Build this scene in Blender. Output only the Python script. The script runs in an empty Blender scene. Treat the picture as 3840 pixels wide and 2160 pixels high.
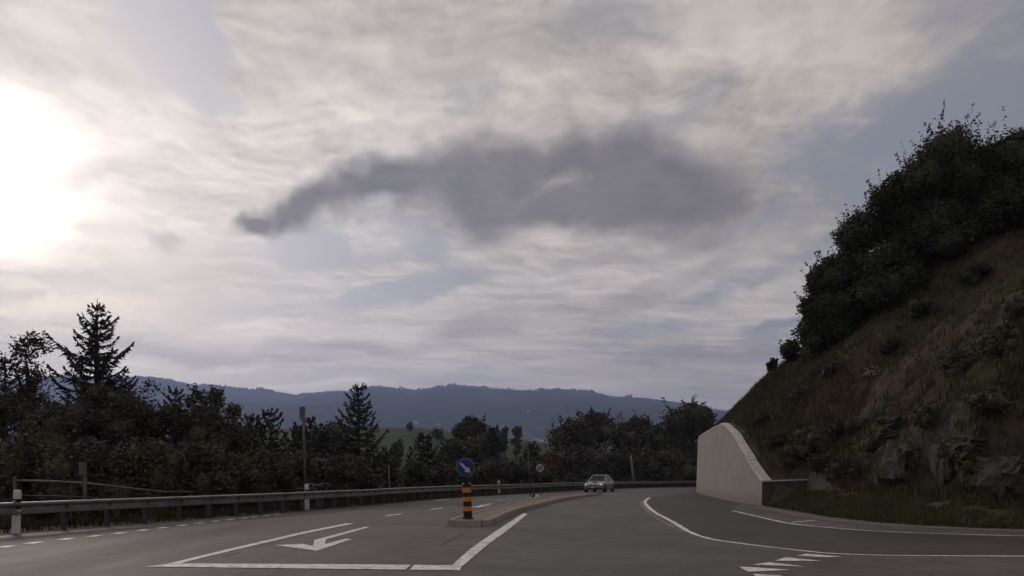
import bpy, bmesh, math, random
import numpy as np
from mathutils import Vector, Matrix, noise as mnoise

scene = bpy.context.scene
COL = scene.collection
R = math.radians
PI = math.pi

# ------------------------------------------------------------------ camera
F = 2900.0            # focal length in pixels of the 3840 px wide photograph
YH = 1784.0           # row of the horizon
HC = 1.36             # height of the eye above the road
cam_d = bpy.data.cameras.new('camera')
cam = bpy.data.objects.new('camera', cam_d)
COL.objects.link(cam)
cam.location = (0, 0, HC)
cam.rotation_euler = (R(90), 0, 0)
cam_d.sensor_width = 36.0
cam_d.lens = F / 3840 * 36
cam_d.shift_y = (YH - 1080) / 3840
cam_d.clip_start = 0.05
cam_d.clip_end = 30000
scene.camera = cam

vs = scene.view_settings
vs.view_transform = 'Standard'
vs.look = 'None'
vs.gamma = 1.0
vs.exposure = 0.0
vs.use_curve_mapping = False
cy = scene.cycles
cy.use_denoising = True
cy.use_adaptive_sampling = True
cy.adaptive_threshold = 0.016
cy.adaptive_min_samples = 16
cy.max_bounces = 5
cy.diffuse_bounces = 2
cy.glossy_bounces = 2
cy.transmission_bounces = 2
cy.transparent_max_bounces = 8
cy.volume_bounces = 1
cy.sample_clamp_indirect = 4.0

# ------------------------------------------------------------------ node expression helper
class NX:
    def __init__(s, nt):
        s.nt = nt
    def new(s, t):
        return s.nt.nodes.new(t)
    def put(s, sock, v):
        if isinstance(v, bpy.types.NodeSocket):
            s.nt.links.new(v, sock)
        elif v is not None:
            if isinstance(v, tuple) and len(v) == 3 and sock.type == 'RGBA':
                v = (*v, 1.0)
            sock.default_value = v
    def m(s, op, a, b=None, c=None, clamp=False):
        n = s.new('ShaderNodeMath'); n.operation = op; n.use_clamp = clamp
        s.put(n.inputs[0], a)
        if b is not None: s.put(n.inputs[1], b)
        if c is not None: s.put(n.inputs[2], c)
        return n.outputs[0]
    def add(s, a, b): return s.m('ADD', a, b)
    def sub(s, a, b): return s.m('SUBTRACT', a, b)
    def mul(s, a, b): return s.m('MULTIPLY', a, b)
    def div(s, a, b): return s.m('DIVIDE', a, b)
    def vm(s, op, a, b=None):
        n = s.new('ShaderNodeVectorMath'); n.operation = op
        s.put(n.inputs[0], a)
        if b is not None:
            s.put(n.inputs['Scale' if op == 'SCALE' else 1], b)
        return n.outputs['Value' if op in ('DOT_PRODUCT', 'LENGTH') else 'Vector']
    def xyz(s, x, y, z=0.0):
        n = s.new('ShaderNodeCombineXYZ')
        s.put(n.inputs[0], x); s.put(n.inputs[1], y); s.put(n.inputs[2], z)
        return n.outputs[0]
    def sep(s, v):
        n = s.new('ShaderNodeSeparateXYZ'); s.put(n.inputs[0], v)
        return n.outputs[0], n.outputs[1], n.outputs[2]
    def noise(s, vec, scale, detail=6, rough=0.55, dist=0.0, lac=2.0, col=False, dim='3D'):
        n = s.new('ShaderNodeTexNoise'); n.noise_dimensions = dim
        s.put(n.inputs['Vector'], vec)
        n.inputs['Scale'].default_value = scale
        n.inputs['Detail'].default_value = detail
        n.inputs['Roughness'].default_value = rough
        n.inputs['Lacunarity'].default_value = lac
        n.inputs['Distortion'].default_value = dist
        return n.outputs['Color' if col else 'Fac']
    def ss(s, v, a, b, lo=0.0, hi=1.0):          # smoothstep
        n = s.new('ShaderNodeMapRange'); n.interpolation_type = 'SMOOTHSTEP'
        s.put(n.inputs[0], v)
        n.inputs[1].default_value = a; n.inputs[2].default_value = b
        n.inputs[3].default_value = lo; n.inputs[4].default_value = hi
        return n.outputs[0]
    def lin(s, v, a, b, lo=0.0, hi=1.0):
        n = s.new('ShaderNodeMapRange'); n.clamp = True
        s.put(n.inputs[0], v)
        n.inputs[1].default_value = a; n.inputs[2].default_value = b
        n.inputs[3].default_value = lo; n.inputs[4].default_value = hi
        return n.outputs[0]
    def mix(s, f, a, b, mode='MIX'):
        n = s.new('ShaderNodeMix'); n.data_type = 'RGBA'; n.blend_type = mode
        s.put(n.inputs[0], f); s.put(n.inputs[6], a); s.put(n.inputs[7], b)
        return n.outputs[2]
    def mapping(s, v, loc=(0, 0, 0), rot=(0, 0, 0), sc=(1, 1, 1)):
        n = s.new('ShaderNodeMapping')
        s.put(n.inputs[0], v)
        n.inputs[1].default_value = loc; n.inputs[2].default_value = rot; n.inputs[3].default_value = sc
        return n.outputs[0]
    def coord(s, which):
        return s.new('ShaderNodeTexCoord').outputs[which]

# ------------------------------------------------------------------ sky and sun
SUN = Vector((-0.672, 1.0, 0.420)).normalized()
SUN_EL = math.asin(SUN.z)
SUN_AZ = math.atan2(SUN.x, SUN.y)

def sky_angles(u, v):                       # a direction in the sky as azimuth and elevation
    a = (u - 1920) / F; e = (YH - v) / F
    az = math.atan(a)
    return az, math.atan(e * math.cos(az))

def build_world():
    w = bpy.data.worlds.new('World'); scene.world = w
    w.use_nodes = True
    w.cycles.sampling_method = 'MANUAL'; w.cycles.sample_map_resolution = 512
    nt = w.node_tree; nt.nodes.clear()
    n = NX(nt)
    out = n.new('ShaderNodeOutputWorld'); bg = n.new('ShaderNodeBackground')
    nt.links.new(bg.outputs[0], out.inputs[0])
    sky = n.new('ShaderNodeTexSky'); sky.sky_type = 'NISHITA'
    sky.sun_disc = False; sky.sun_elevation = SUN_EL; sky.sun_rotation = SUN_AZ
    sky.air_density = 1.0; sky.dust_density = 1.5
    d = n.vm('NORMALIZE', n.coord('Generated'))
    x, y, z = n.sep(d)
    az = n.m('ARCTAN2', x, y)
    el = n.m('ARCSINE', z)
    zc = n.m('MAXIMUM', z, 0.0)
    inv = n.div(1.0, n.add(zc, 0.10))
    q = n.xyz(n.mul(x, inv), n.mul(y, inv), 0.0)              # place on the cloud deck
    cosu = n.vm('DOT_PRODUCT', d, tuple(SUN))
    cpos = n.m('MAXIMUM', cosu, 0.0)
    near = n.m('POWER', cpos, 5.0)                              # forward scattering round the sun

    # broken upper deck: soft sheets with small flecks on their edges
    qa = n.mapping(q, loc=(3.1, 7.4, 0.3))
    wq = n.vm('SCALE', n.vm('SUBTRACT', n.noise(qa, 2.2, 3, 0.55, 0.0, col=True, dim='2D'), (0.5, 0.5, 0.5)), 0.21)
    qw = n.vm('ADD', qa, wq)
    n1 = n.noise(qw, 0.85, 6, 0.53, 0.0, dim='2D')
    n1b = n.noise(n.vm('ADD', qw, (-0.06, 0.10, 0.0)), 0.85, 6, 0.53, 0.0, dim='2D')
    # long rolls running away to the right
    qs = n.mapping(n.vm('ADD', q, n.vm('SCALE', wq, 0.9)), loc=(1.7, 2.2, 0), rot=(0, 0, R(-64)), sc=(0.50, 1.9, 1))
    n2 = n.noise(qs, 0.80, 6, 0.53, 0.0, dim='2D')
    n2b = n.noise(n.vm('ADD', qs, (-0.04, 0.14, 0.0)), 0.80, 6, 0.53, 0.0, dim='2D')
    low = n.mul(n.ss(el, 0.17, 0.36, 1.0, 0.0), 0.72)
    high = n.sub(1.0, low)
    nn = n.add(n.mul(n1, high), n.mul(n2, low))
    relief = n.add(n.mul(n.sub(n1, n1b), high), n.mul(n.sub(n2, n2b), low))   # side turned to the sun

    # warped angles for clouds with a place of their own
    warp = n.noise(d, 6.0, 4, 0.56, 0.0, col=True)
    wx, wy, wz = n.sep(warp)
    wx = n.sub(wx, 0.5); wy = n.sub(wy, 0.5)
    azw = n.add(az, n.mul(wx, 0.17)); elw = n.add(el, n.mul(wy, 0.09))

    def lobe(u, v, hu, hv, tilt=0.0):
        a0, e0 = sky_angles(u, v)
        wd = hu / F * math.cos(a0) ** 2; hd = hv / F * math.cos(e0)
        ca, sa = math.cos(tilt), math.sin(tilt)
        da = n.sub(azw, a0); de = n.sub(elw, e0)
        p = n.div(n.add(n.mul(da, ca), n.mul(de, sa)), wd)
        r = n.div(n.sub(n.mul(de, ca), n.mul(da, sa)), hd)
        return n.sub(1.0, n.m('SQRT', n.add(n.mul(p, p), n.mul(r, r))))
    def union(*ls):
        v = ls[0]
        for l in ls[1:]:
            v = n.m('SMOOTH_MAX', v, l, 0.25)
        return v

    # gaps with blue-grey air, grey patches and the dark cloud
    gaps = union(lobe(680, 200, 470, 270, R(-12)),
                 lobe(3400, 700, 480, 470, R(45)), lobe(1180, 890, 120, 90),
                 lobe(2900, 930, 420, 130, R(14)), lobe(3900, 200, 700, 900),
                 lobe(1520, 1075, 300, 60, R(14)), lobe(620, 1165, 560, 50, R(2)), lobe(1750, 1395, 950, 40, R(3)),
                 lobe(2850, 1235, 200, 40, R(10)))
    gap = n.ss(gaps, -0.35, 0.45)
    qf = n.mapping(n.vm('ADD', q, wq), loc=(9, 1, 0))
    fine = n.noise(qf, 4.2, 5, 0.62, 0.0, dim='2D')
    fineb = n.noise(n.vm('ADD', qf, (-0.016, 0.028, 0.0)), 4.2, 5, 0.62, 0.0, dim='2D')
    edge = n.noise(n.mapping(d, loc=(4, 2, 1)), 14.0, 5, 0.58, 0.0)
    dens = n.add(n.add(nn, n.mul(n.sub(fine, 0.5), 0.20)), n.mul(gap, -0.20))
    bright = union(lobe(110, 90, 300, 110, R(12)), lobe(240, 300, 180, 90, R(-20)), lobe(1150, 330, 330, 150, R(15)), lobe(1050, 560, 420, 120, R(12)), lobe(1000, 60, 160, 90), lobe(2300, 330, 520, 130, R(10)), lobe(2900, 470, 360, 260, R(35)), lobe(3100, 180, 420, 110, R(-8)), lobe(2850, 790, 260, 60, R(14)), lobe(2300, 1130, 600, 70, R(12)), lobe(2950, 1080, 260, 60, R(14)), lobe(2500, 1330, 560, 60, R(8)))
    dens = n.add(dens, n.mul(n.ss(bright, -0.3, 0.5), 0.13))
    dens = n.sub(dens, n.mul(n.ss(union(lobe(660, 190, 400, 210, R(-14)), lobe(820, 380, 220, 120)), -0.35, 0.5), 0.22))
    cov = n.ss(dens, 0.28, 0.52)
    dark = union(lobe(1900, 680, 480, 205, R(5)), lobe(2510, 725, 480, 190, R(-6)), lobe(2200, 610, 340, 150, R(4)), lobe(2150, 780, 660, 100),
                 lobe(1500, 670, 420, 92, R(17)), lobe(1140, 775, 230, 62, R(24)), lobe(1000, 840, 120, 46, R(22)))
    ragged = n.add(n.mul(n.sub(edge, 0.5), 0.85), n.mul(n.sub(fine, 0.5), 0.60))
    notch = n.ss(union(lobe(2175, 640, 60, 32, R(20)), lobe(1440, 735, 110, 34, R(10))), -0.6, 0.6, 0.0, 0.42)
    dk = n.ss(n.sub(n.add(dark, ragged), notch), -0.24, 0.66)
    grey = union(lobe(1950, 190, 900, 120, R(8)), lobe(2480, 1085, 420, 50, R(20)), lobe(1760, 1235, 280, 50, R(12)),
                 lobe(850, 1335, 700, 40), lobe(600, 890, 120, 40), lobe(2300, 975, 600, 45, R(5)), lobe(1350, 1300, 420, 35, R(6)), lobe(2700, 1330, 500, 40, R(8)))
    gk = n.mul(n.ss(n.add(grey, n.mul(n.sub(edge, 0.5), 0.9)), -0.15, 0.8), 0.42)

    # colours (scene-linear radiance)
    air = n.mix(0.74, n.vm('SCALE', sky.outputs[0], 0.055), (0.338, 0.345, 0.400))
    air = n.vm('SCALE', air, n.add(0.80, n.mul(near, 0.56)))
    lightc = n.mix(n.m('MINIMUM', near, 1.0), (0.445, 0.405, 0.372), (0.85, 0.785, 0.735))
    shade = n.add(1.0, n.add(n.mul(relief, 2.9), n.mul(n.sub(fine, fineb), n.add(0.50, n.mul(high, 0.70)))))
    shade = n.m('MINIMUM', n.m('MAXIMUM', shade, 0.64), 1.36)
    thick = n.ss(nn, 0.44, 0.70, 1.0, 0.84)                     # thick cloud passes less light
    cl = n.vm('SCALE', lightc, n.mul(shade, thick))
    c = n.mix(n.mul(cov, 0.90), air, cl)
    c = n.mix(gk, c, n.vm('SCALE', n.xyz(0.245, 0.232, 0.238), n.add(0.9, n.mul(near, 0.5))))
    darkc = n.mix(n.noise(n.mapping(d, loc=(1, 5, 3)), 7.0, 4, 0.5), (0.086, 0.086, 0.095), (0.180, 0.172, 0.174))
    darkc = n.vm('SCALE', darkc, n.add(0.94, n.mul(shade, 0.06)))
    c = n.mix(n.mul(dk, 0.85), c, darkc)
    # haze bank low down
    hb = n.ss(el, 0.0, 0.17, 0.45, 0.0)
    c = n.mix(hb, c, n.vm('SCALE', n.xyz(0.325, 0.292, 0.262), n.add(0.86, n.mul(near, 0.8))))
    # the sun behind thin cloud
    gl = n.m('POWER', cpos, 560.0)
    gl2 = n.m('POWER', cpos, 90.0)
    veil = n.ss(n.add(nn, n.mul(n.sub(fine, 0.5), 2.0)), 0.15, 0.78, 1.6, 0.45)
    gsum = n.mul(n.add(n.mul(gl, 1.9), n.mul(gl2, 0.22)), veil)
    c = n.vm('ADD', c, n.vm('SCALE', n.xyz(1.0, 0.945, 0.89), gsum))
    # below the horizon: dull ground light
    c = n.mix(n.ss(z, -0.06, -0.005, 1.0, 0.0), c, (0.06, 0.06, 0.055))
    c = n.vm('MULTIPLY', c, (1.07, 1.045, 1.005))
    n.put(bg.inputs[0], c)
    bg.inputs[1].default_value = 1.0
build_world()

sun_d = bpy.data.lights.new('sun', 'SUN'); sun_d.energy = 0.9; sun_d.angle = R(12); sun_d.color = (1.0, 0.92, 0.83)
sun_o = bpy.data.objects.new('sun', sun_d); COL.objects.link(sun_o)
sun_o.rotation_euler = SUN.to_track_quat('Z', 'Y').to_euler()
sun_o.location = (-30, 40, 60)

# ------------------------------------------------------------------ helpers
def G(u, v, z=0.0):                       # point of the level plane z seen at a pixel of the photograph
    d = F * (HC - z) / (v - YH)
    return Vector(((u - 1920) / F * d, d, z))
def PX(u, d):
    return (u - 1920) / F * d
def ZV(v, d):
    return HC + (YH - v) / F * d

MATS = {}
def mat(name, base, rough=0.8, var=0.25, scale=3.0, detail=6, metal=0.0, bump=0.0, bscale=30.0, base2=None,
        dirt=None, dirt_amt=0.0, dirt_scale=1.2, spec=0.3, stretch=(1, 1, 1), coat=0.0, emit=None, emit_s=0.0):
    if name in MATS: return MATS[name]
    m = bpy.data.materials.new(name); m.use_nodes = True
    nt = m.node_tree; n = NX(nt)
    b = nt.nodes['Principled BSDF']
    co = n.coord('Object')
    if stretch != (1, 1, 1): co = n.mapping(co, sc=stretch)
    f = n.noise(co, scale, detail, 0.6, 0.2)
    b2 = base2 or tuple(min(1, c * (1 - var)) for c in base)
    b1 = base if base2 else tuple(min(1, c * (1 + var)) for c in base)
    c = n.mix(n.ss(f, 0.3, 0.7), b2, b1)
    if dirt:
        g = n.noise(co, dirt_scale, 8, 0.65, 0.4)
        c = n.mix(n.mul(n.ss(g, 0.48, 0.66), dirt_amt), c, dirt)
    n.put(b.inputs['Base Color'], c)
    b.inputs['Roughness'].default_value = rough
    b.inputs['Metallic'].default_value = metal
    b.inputs['Specular IOR Level'].default_value = spec
    if coat: b.inputs['Coat Weight'].default_value = coat
    if bump:
        bp = n.new('ShaderNodeBump'); bp.inputs['Strength'].default_value = bump; bp.inputs['Distance'].default_value = 0.02
        n.put(bp.inputs['Height'], n.noise(co, bscale, 5, 0.6))
        nt.links.new(bp.outputs[0], b.inputs['Normal'])
    if emit:
        b.inputs['Emission Color'].default_value = (*emit, 1); b.inputs['Emission Strength'].default_value = emit_s
    MATS[name] = m
    return m

def tag(o, label=None, cat=None, group=None, kind=None):
    if label: o['label'] = label
    if cat: o['category'] = cat
    if group: o['group'] = group
    if kind: o['kind'] = kind
    return o

def mesh_np(name, verts, faces, m, parent=None, smooth=False, loc=None):
    """verts (n,3) array, faces (k,3) or (k,4) array -> one mesh object"""
    verts = np.asarray(verts, dtype=np.float32); faces = np.asarray(faces, dtype=np.int32)
    me = bpy.data.meshes.new(name)
    me.vertices.add(len(verts)); me.vertices.foreach_set('co', verts.ravel())
    k = faces.shape[1]
    me.loops.add(faces.size); me.loops.foreach_set('vertex_index', faces.ravel())
    me.polygons.add(len(faces))
    me.polygons.foreach_set('loop_start', np.arange(0, faces.size, k, dtype=np.int32))
    me.polygons.foreach_set('loop_total', np.full(len(faces), k, dtype=np.int32))
    if smooth: me.polygons.foreach_set('use_smooth', np.ones(len(faces), dtype=bool))
    me.update(calc_edges=True)
    me.materials.append(m)
    o = bpy.data.objects.new(name, me); COL.objects.link(o)
    if parent: o.parent = parent
    if loc is not None: o.location = loc
    return o

class MB:
    """collects simple solids into one mesh"""
    def __init__(s): s.v = []; s.f = []
    def addm(s, vs_, fs_):
        o = len(s.v); s.v += [tuple(v) for v in vs_]; s.f += [tuple(i + o for i in f) for f in fs_]; return s
    def box(s, c, size, M=None):
        x, y, z = size[0] / 2, size[1] / 2, size[2] / 2
        vs_ = [Vector((a * x, b * y, g * z)) for a, b, g in ((-1,-1,-1),(1,-1,-1),(1,1,-1),(-1,1,-1),(-1,-1,1),(1,-1,1),(1,1,1),(-1,1,1))]
        if M is not None: vs_ = [M @ v for v in vs_]
        vs_ = [v + Vector(c) for v in vs_]
        return s.addm(vs_, [(0,3,2,1),(4,5,6,7),(0,1,5,4),(1,2,6,5),(2,3,7,6),(3,0,4,7)])
    def tube(s, pts, radii, n=8, cap=True):
        pts = [Vector(p) for p in pts]; rings = []
        for i, p in enumerate(pts):
            a = pts[max(0, i - 1)]; b = pts[min(len(pts) - 1, i + 1)]
            t = (b - a).normalized() if (b - a).length > 1e-9 else Vector((0, 0, 1))
            ref = Vector((1, 0, 0)) if abs(t.x) < 0.9 else Vector((0, 1, 0))
            e1 = t.cross(ref).normalized(); e2 = t.cross(e1)
            rr = radii[i] if isinstance(radii, (list, tuple)) else radii
            rings.append([p + (e1 * math.cos(2*PI*k/n) + e2 * math.sin(2*PI*k/n)) * rr for k in range(n)])
        vs_ = [v for r_ in rings for v in r_]
        fs_ = []
        for i in range(len(pts) - 1):
            for k in range(n):
                k2 = (k + 1) % n
                fs_.append((i*n + k, i*n + k2, (i+1)*n + k2, (i+1)*n + k))
        if cap:
            fs_.append(tuple(range(n - 1, -1, -1))); fs_.append(tuple((len(pts)-1)*n + k for k in range(n)))
        return s.addm(vs_, fs_)
    def lathe(s, prof, n=24, c=(0, 0, 0)):
        c = Vector(c); vs_ = []; fs_ = []
        for r_, z in prof:
            for k in range(n): vs_.append(c + Vector((r_*math.cos(2*PI*k/n), r_*math.sin(2*PI*k/n), z)))
        for i in range(len(prof) - 1):
            for k in range(n):
                k2 = (k + 1) % n
                fs_.append((i*n + k, i*n + k2, (i+1)*n + k2, (i+1)*n + k))
        fs_.append(tuple(range(n - 1, -1, -1))); fs_.append(tuple((len(prof)-1)*n + k for k in range(n)))
        return s.addm(vs_, fs_)
    def prism(s, poly, z0, z1):             # polygon in xy
        k = len(poly)
        vs_ = [(p[0], p[1], z0) for p in poly] + [(p[0], p[1], z1) for p in poly]
        fs_ = [tuple(range(k - 1, -1, -1)), tuple(range(k, 2*k))] + [(i, (i+1) % k, k + (i+1) % k, k + i) for i in range(k)]
        return s.addm(vs_, fs_)
    def build(s, name, m, parent=None, smooth=False, bevel=0.0, loc=None):
        me = bpy.data.meshes.new(name); me.from_pydata(s.v, [], s.f)
        bm = bmesh.new(); bm.from_mesh(me)
        bmesh.ops.recalc_face_normals(bm, faces=bm.faces)
        if bevel:
            bmesh.ops.bevel(bm, geom=[e for e in bm.edges if len(e.link_faces) == 2 and e.calc_face_angle(0) > 0.5], offset=bevel, segments=2, profile=0.5, affect='EDGES', clamp_overlap=True)
        bm.to_mesh(me); bm.free()
        if smooth:
            for p in me.polygons: p.use_smooth = True
        me.materials.append(m); me.update()
        o = bpy.data.objects.new(name, me); COL.objects.link(o)
        if parent: o.parent = parent
        if loc is not None: o.location = loc
        return o

def thing(name, label, cat, loc=(0, 0, 0), rz=0.0, group=None):
    o = bpy.data.objects.new(name, None); COL.objects.link(o)
    o.location = loc; o.rotation_euler = (0, 0, rz); o.empty_display_size = 0.2
    return tag(o, label, cat, group)

def sheet(name, poly, z, m, parent=None):
    me = bpy.data.meshes.new(name)
    me.from_pydata([(p[0], p[1], z) for p in poly], [], [tuple(range(len(poly)))])
    if me.polygons[0].normal.z < 0: me.flip_normals()
    me.materials.append(m); me.update()
    o = bpy.data.objects.new(name, me); COL.objects.link(o)
    if parent: o.parent = parent
    return o

def catmull(pts, step=0.5):
    P = [np.array(p, float) for p in pts]; out = []
    P = [2*P[0] - P[1]] + P + [2*P[-1] - P[-2]]
    for i in range(1, len(P) - 2):
        p0, p1, p2, p3 = P[i-1], P[i], P[i+1], P[i+2]
        k = max(2, int(np.linalg.norm(p2 - p1) / step))
        for j in range(k):
            t = j / k
            out.append(0.5*((2*p1) + (-p0+p2)*t + (2*p0-5*p1+4*p2-p3)*t*t + (-p0+3*p1-3*p2+p3)*t**3))
    out.append(P[-2])
    return np.array(out)

def near_curve(xy, C):
    """distance to a polyline, side (+ right of travel), index of nearest vertex"""
    n = len(xy); dist = np.empty(n); idx = np.empty(n, int)
    T = np.gradient(C[:, :2], axis=0); T /= np.linalg.norm(T, axis=1)[:, None]
    for a in range(0, n, 4000):
        p = xy[a:a+4000]
        D = (p[:, None, 0] - C[None, :, 0])**2 + (p[:, None, 1] - C[None, :, 1])**2
        i = D.argmin(1); idx[a:a+4000] = i; dist[a:a+4000] = np.sqrt(D[np.arange(len(p)), i])
    v = xy - C[idx, :2]
    cr = T[idx, 0]*v[:, 1] - T[idx, 1]*v[:, 0]          # + = left
    return dist, -np.sign(cr), idx

def fbm(x, y, z=0.0, o=4):
    return mnoise.fractal(Vector((x, y, z)), 1.0, 2.0, o)
def fbm_grid(xs, ys, sc, seed=0.0, o=4):
    return np.array([mnoise.fractal(Vector((a*sc + seed, b*sc - seed, seed)), 0.9, 2.0, o) for a, b in zip(xs, ys)])
def sstep(a, b, x):
    t = np.clip((x - a) / (b - a), 0, 1); return t*t*(3 - 2*t)

# ------------------------------------------------------------------ materials of the setting
def asphalt(name, c1, c2, rough=0.76, rot=-22):
    m = bpy.data.materials.new(name); m.use_nodes = True
    nt = m.node_tree; n = NX(nt); b = nt.nodes['Principled BSDF']
    co = n.coord('Object')
    grain = n.noise(co, 26.0, 5, 0.80)
    mid = n.noise(co, 1.7, 8, 0.68, 0.4)
    big = n.noise(n.mapping(co, rot=(0, 0, R(rot)), sc=(0.75, 0.07, 1)), 1.0, 6, 0.6, 0.35)     # wear drawn out along the lanes
    patch = n.noise(co, 0.21, 5, 0.55, 0.6)
    c = n.mix(n.ss(big, 0.32, 0.68), c1, c2)
    c = n.vm('SCALE', c, n.ss(patch, 0.34, 0.66, 0.80, 1.18))
    c = n.vm('SCALE', c, n.ss(mid, 0.30, 0.72, 0.80, 1.22))
    c = n.vm('SCALE', c, n.ss(grain, 0.34, 0.67, 0.58, 1.46))
    stain = n.ss(n.noise(n.mapping(co, loc=(5, 9, 0)), 0.9, 6, 0.7, 0.6), 0.64, 0.74)
    c = n.mix(n.mul(stain, 0.38), c, tuple(x*0.45 for x in c1))
    vor = n.new('ShaderNodeTexVoronoi'); vor.feature = 'DISTANCE_TO_EDGE'
    n.put(vor.inputs['Vector'], n.vm('ADD', n.mapping(co, sc=(0.16, 0.09, 1)), n.vm('SCALE', n.noise(co, 0.7, 6, 0.65, col=True), 0.5)))
    vor.inputs['Scale'].default_value = 1.0
    crack = n.mul(n.ss(vor.outputs['Distance'], 0.0, 0.004, 1.0, 0.0), n.ss(n.noise(co, 0.22, 2), 0.48, 0.58))
    c = n.mix(n.mul(crack, 0.55), c, (0.020, 0.018, 0.018))
    n.put(b.inputs['Base Color'], c)
    n.put(b.inputs['Roughness'], n.lin(big, 0.3, 0.7, rough - 0.08, rough + 0.08))
    b.inputs['Specular IOR Level'].default_value = 0.40
    bp = n.new('ShaderNodeBump'); bp.inputs['Strength'].default_value = 0.6; bp.inputs['Distance'].default_value = 0.006
    n.put(bp.inputs['Height'], grain); nt.links.new(bp.outputs[0], b.inputs['Normal'])
    return m
M_ROAD = asphalt('old_asphalt', (0.077, 0.067, 0.065), (0.097, 0.084, 0.082))
M_PATH = asphalt('new_asphalt', (0.038, 0.0335, 0.0345), (0.048, 0.0425, 0.0435), 0.76)
M_LANE = asphalt('worn_lane_asphalt', (0.078, 0.071, 0.072), (0.096, 0.088, 0.088), 0.74, -12)

def paint_mat():
    m = bpy.data.materials.new('worn_white_paint'); m.use_nodes = True
    nt = m.node_tree; n = NX(nt); b = nt.nodes['Principled BSDF']
    co = n.coord('Object')
    w = n.noise(co, 5.0, 9, 0.75, 0.5); g = n.noise(co, 45.0, 4, 0.75)
    c = n.mix(n.ss(g, 0.3, 0.7), (0.74, 0.73, 0.73), (0.85, 0.84, 0.84))
    c = n.mix(n.mul(n.ss(n.add(w, n.mul(n.sub(g, 0.5), 0.35)), 0.46, 0.63), 0.72), c, (0.17, 0.155, 0.15))
    n.put(b.inputs['Base Color'], c); b.inputs['Roughness'].default_value = 0.7
    return m
M_PAINT = paint_mat()
M_GHOST = mat('ghost_paint', (0.21, 0.19, 0.185), 0.8, 0.3, 12)
M_KERB = mat('kerb_granite', (0.33, 0.275, 0.25), 0.8, 0.2, 14, bump=0.4, bscale=60, dirt=(0.12, 0.10, 0.09), dirt_amt=0.5, dirt_scale=3)
M_ISLE = mat('island_paving', (0.215, 0.165, 0.14), 0.85, 0.2, 6, bump=0.4, bscale=50, dirt=(0.11, 0.09, 0.07), dirt_amt=0.5)
M_GRAVEL = mat('gravel', (0.15, 0.13, 0.115), 0.95, 0.35, 18, bump=0.8, bscale=45, dirt=(0.07, 0.06, 0.045), dirt_amt=0.7, dirt_scale=1.6)

def ground_mat():
    m = bpy.data.materials.new('meadow_ground'); m.use_nodes = True
    nt = m.node_tree; n = NX(nt); b = nt.nodes['Principled BSDF']
    co = n.coord('Object')
    f = n.noise(co, 0.12, 8, 0.6, 0.5); g = n.noise(co, 2.5, 6, 0.6)
    c = n.mix(n.ss(f, 0.35, 0.65), (0.019, 0.032, 0.010), (0.034, 0.049, 0.016))
    c = n.mix(n.mul(n.ss(g, 0.45, 0.7), 0.5), c, (0.062, 0.060, 0.030))
    n.put(b.inputs['Base Color'], c); b.inputs['Roughness'].default_value = 0.95
    b.inputs['Specular IOR Level'].default_value = 0.1
    bp = n.new('ShaderNodeBump'); bp.inputs['Strength'].default_value = 0.6; bp.inputs['Distance'].default_value = 0.1
    n.put(bp.inputs['Height'], g); nt.links.new(bp.outputs[0], b.inputs['Normal'])
    return m
M_GROUND = ground_mat()

# ------------------------------------------------------------------ plan of the place
RAIL = catmull([(-25, -30), (-17.4, 0), (-14.1, 10), (-11.75, 17.8), (-10.35, 22), (-8.95, 26.3), (-7.95, 29.6), (-6.5, 35.6),
                (-4.3, 44.5), (-0.4, 54.5), (4.3, 66), (10.8, 80), (22.6, 96), (36, 108), (60, 124), (120, 152)], 0.5)
EDGE = catmull([(60, 10.5), (40, 12.4), (30, 13.9), (22, 15.8), (16, 17.8), (12.85, 19.5), (11.5, 20.6), (10.65, 22.2), (10.4, 25.2),
                (10.75, 29.2), (11.2, 34), (11.35, 35.2), (11.4, 37.9), (11.7, 41.3), (12.3, 45.9), (13.15, 51.9), (14.5, 60), (16.2, 68),
                (18.4, 75.5), (22.2, 83), (28, 91), (36, 99), (46, 107), (60, 118)], 0.3)
I_WALL = int(np.argmin(np.hypot(EDGE[:, 0]-11.35, EDGE[:, 1]-35.2)))

def ground_z(x, y):
    x = np.atleast_1d(np.asarray(x, float)); y = np.atleast_1d(np.asarray(y, float))
    xy = np.stack([x, y], 1)
    d, side, _ = near_curve(xy, RAIL[::2])
    off = np.where(side < 0, d, 0.0)                         # metres beyond the guardrail
    z = -0.06 - 4.2 * sstep(1.6, 22.0, off)
    r = np.hypot(x, y)
    uu = 1920 + F * x / np.maximum(y, 1.0)
    crest = np.interp(uu, [-1500, 0, 900, 1400, 1560, 1700, 1960, 2080, 2300, 2700, 4200],
                          [12, 15, 18.5, 19.5, 19.5, 17.5, 14.8, 12.5, 9, 7, 6])
    hump = sstep(75, 300, y) * (1 - 0.9*sstep(320, 700, y))
    z = z + (crest + 4.2) * hump * np.where(off > 0, sstep(6, 90, off), 0)
    z = np.where(r > 700, np.minimum(z, -0.06 - 3.0*sstep(700, 1500, r)), z)
    return z

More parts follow.
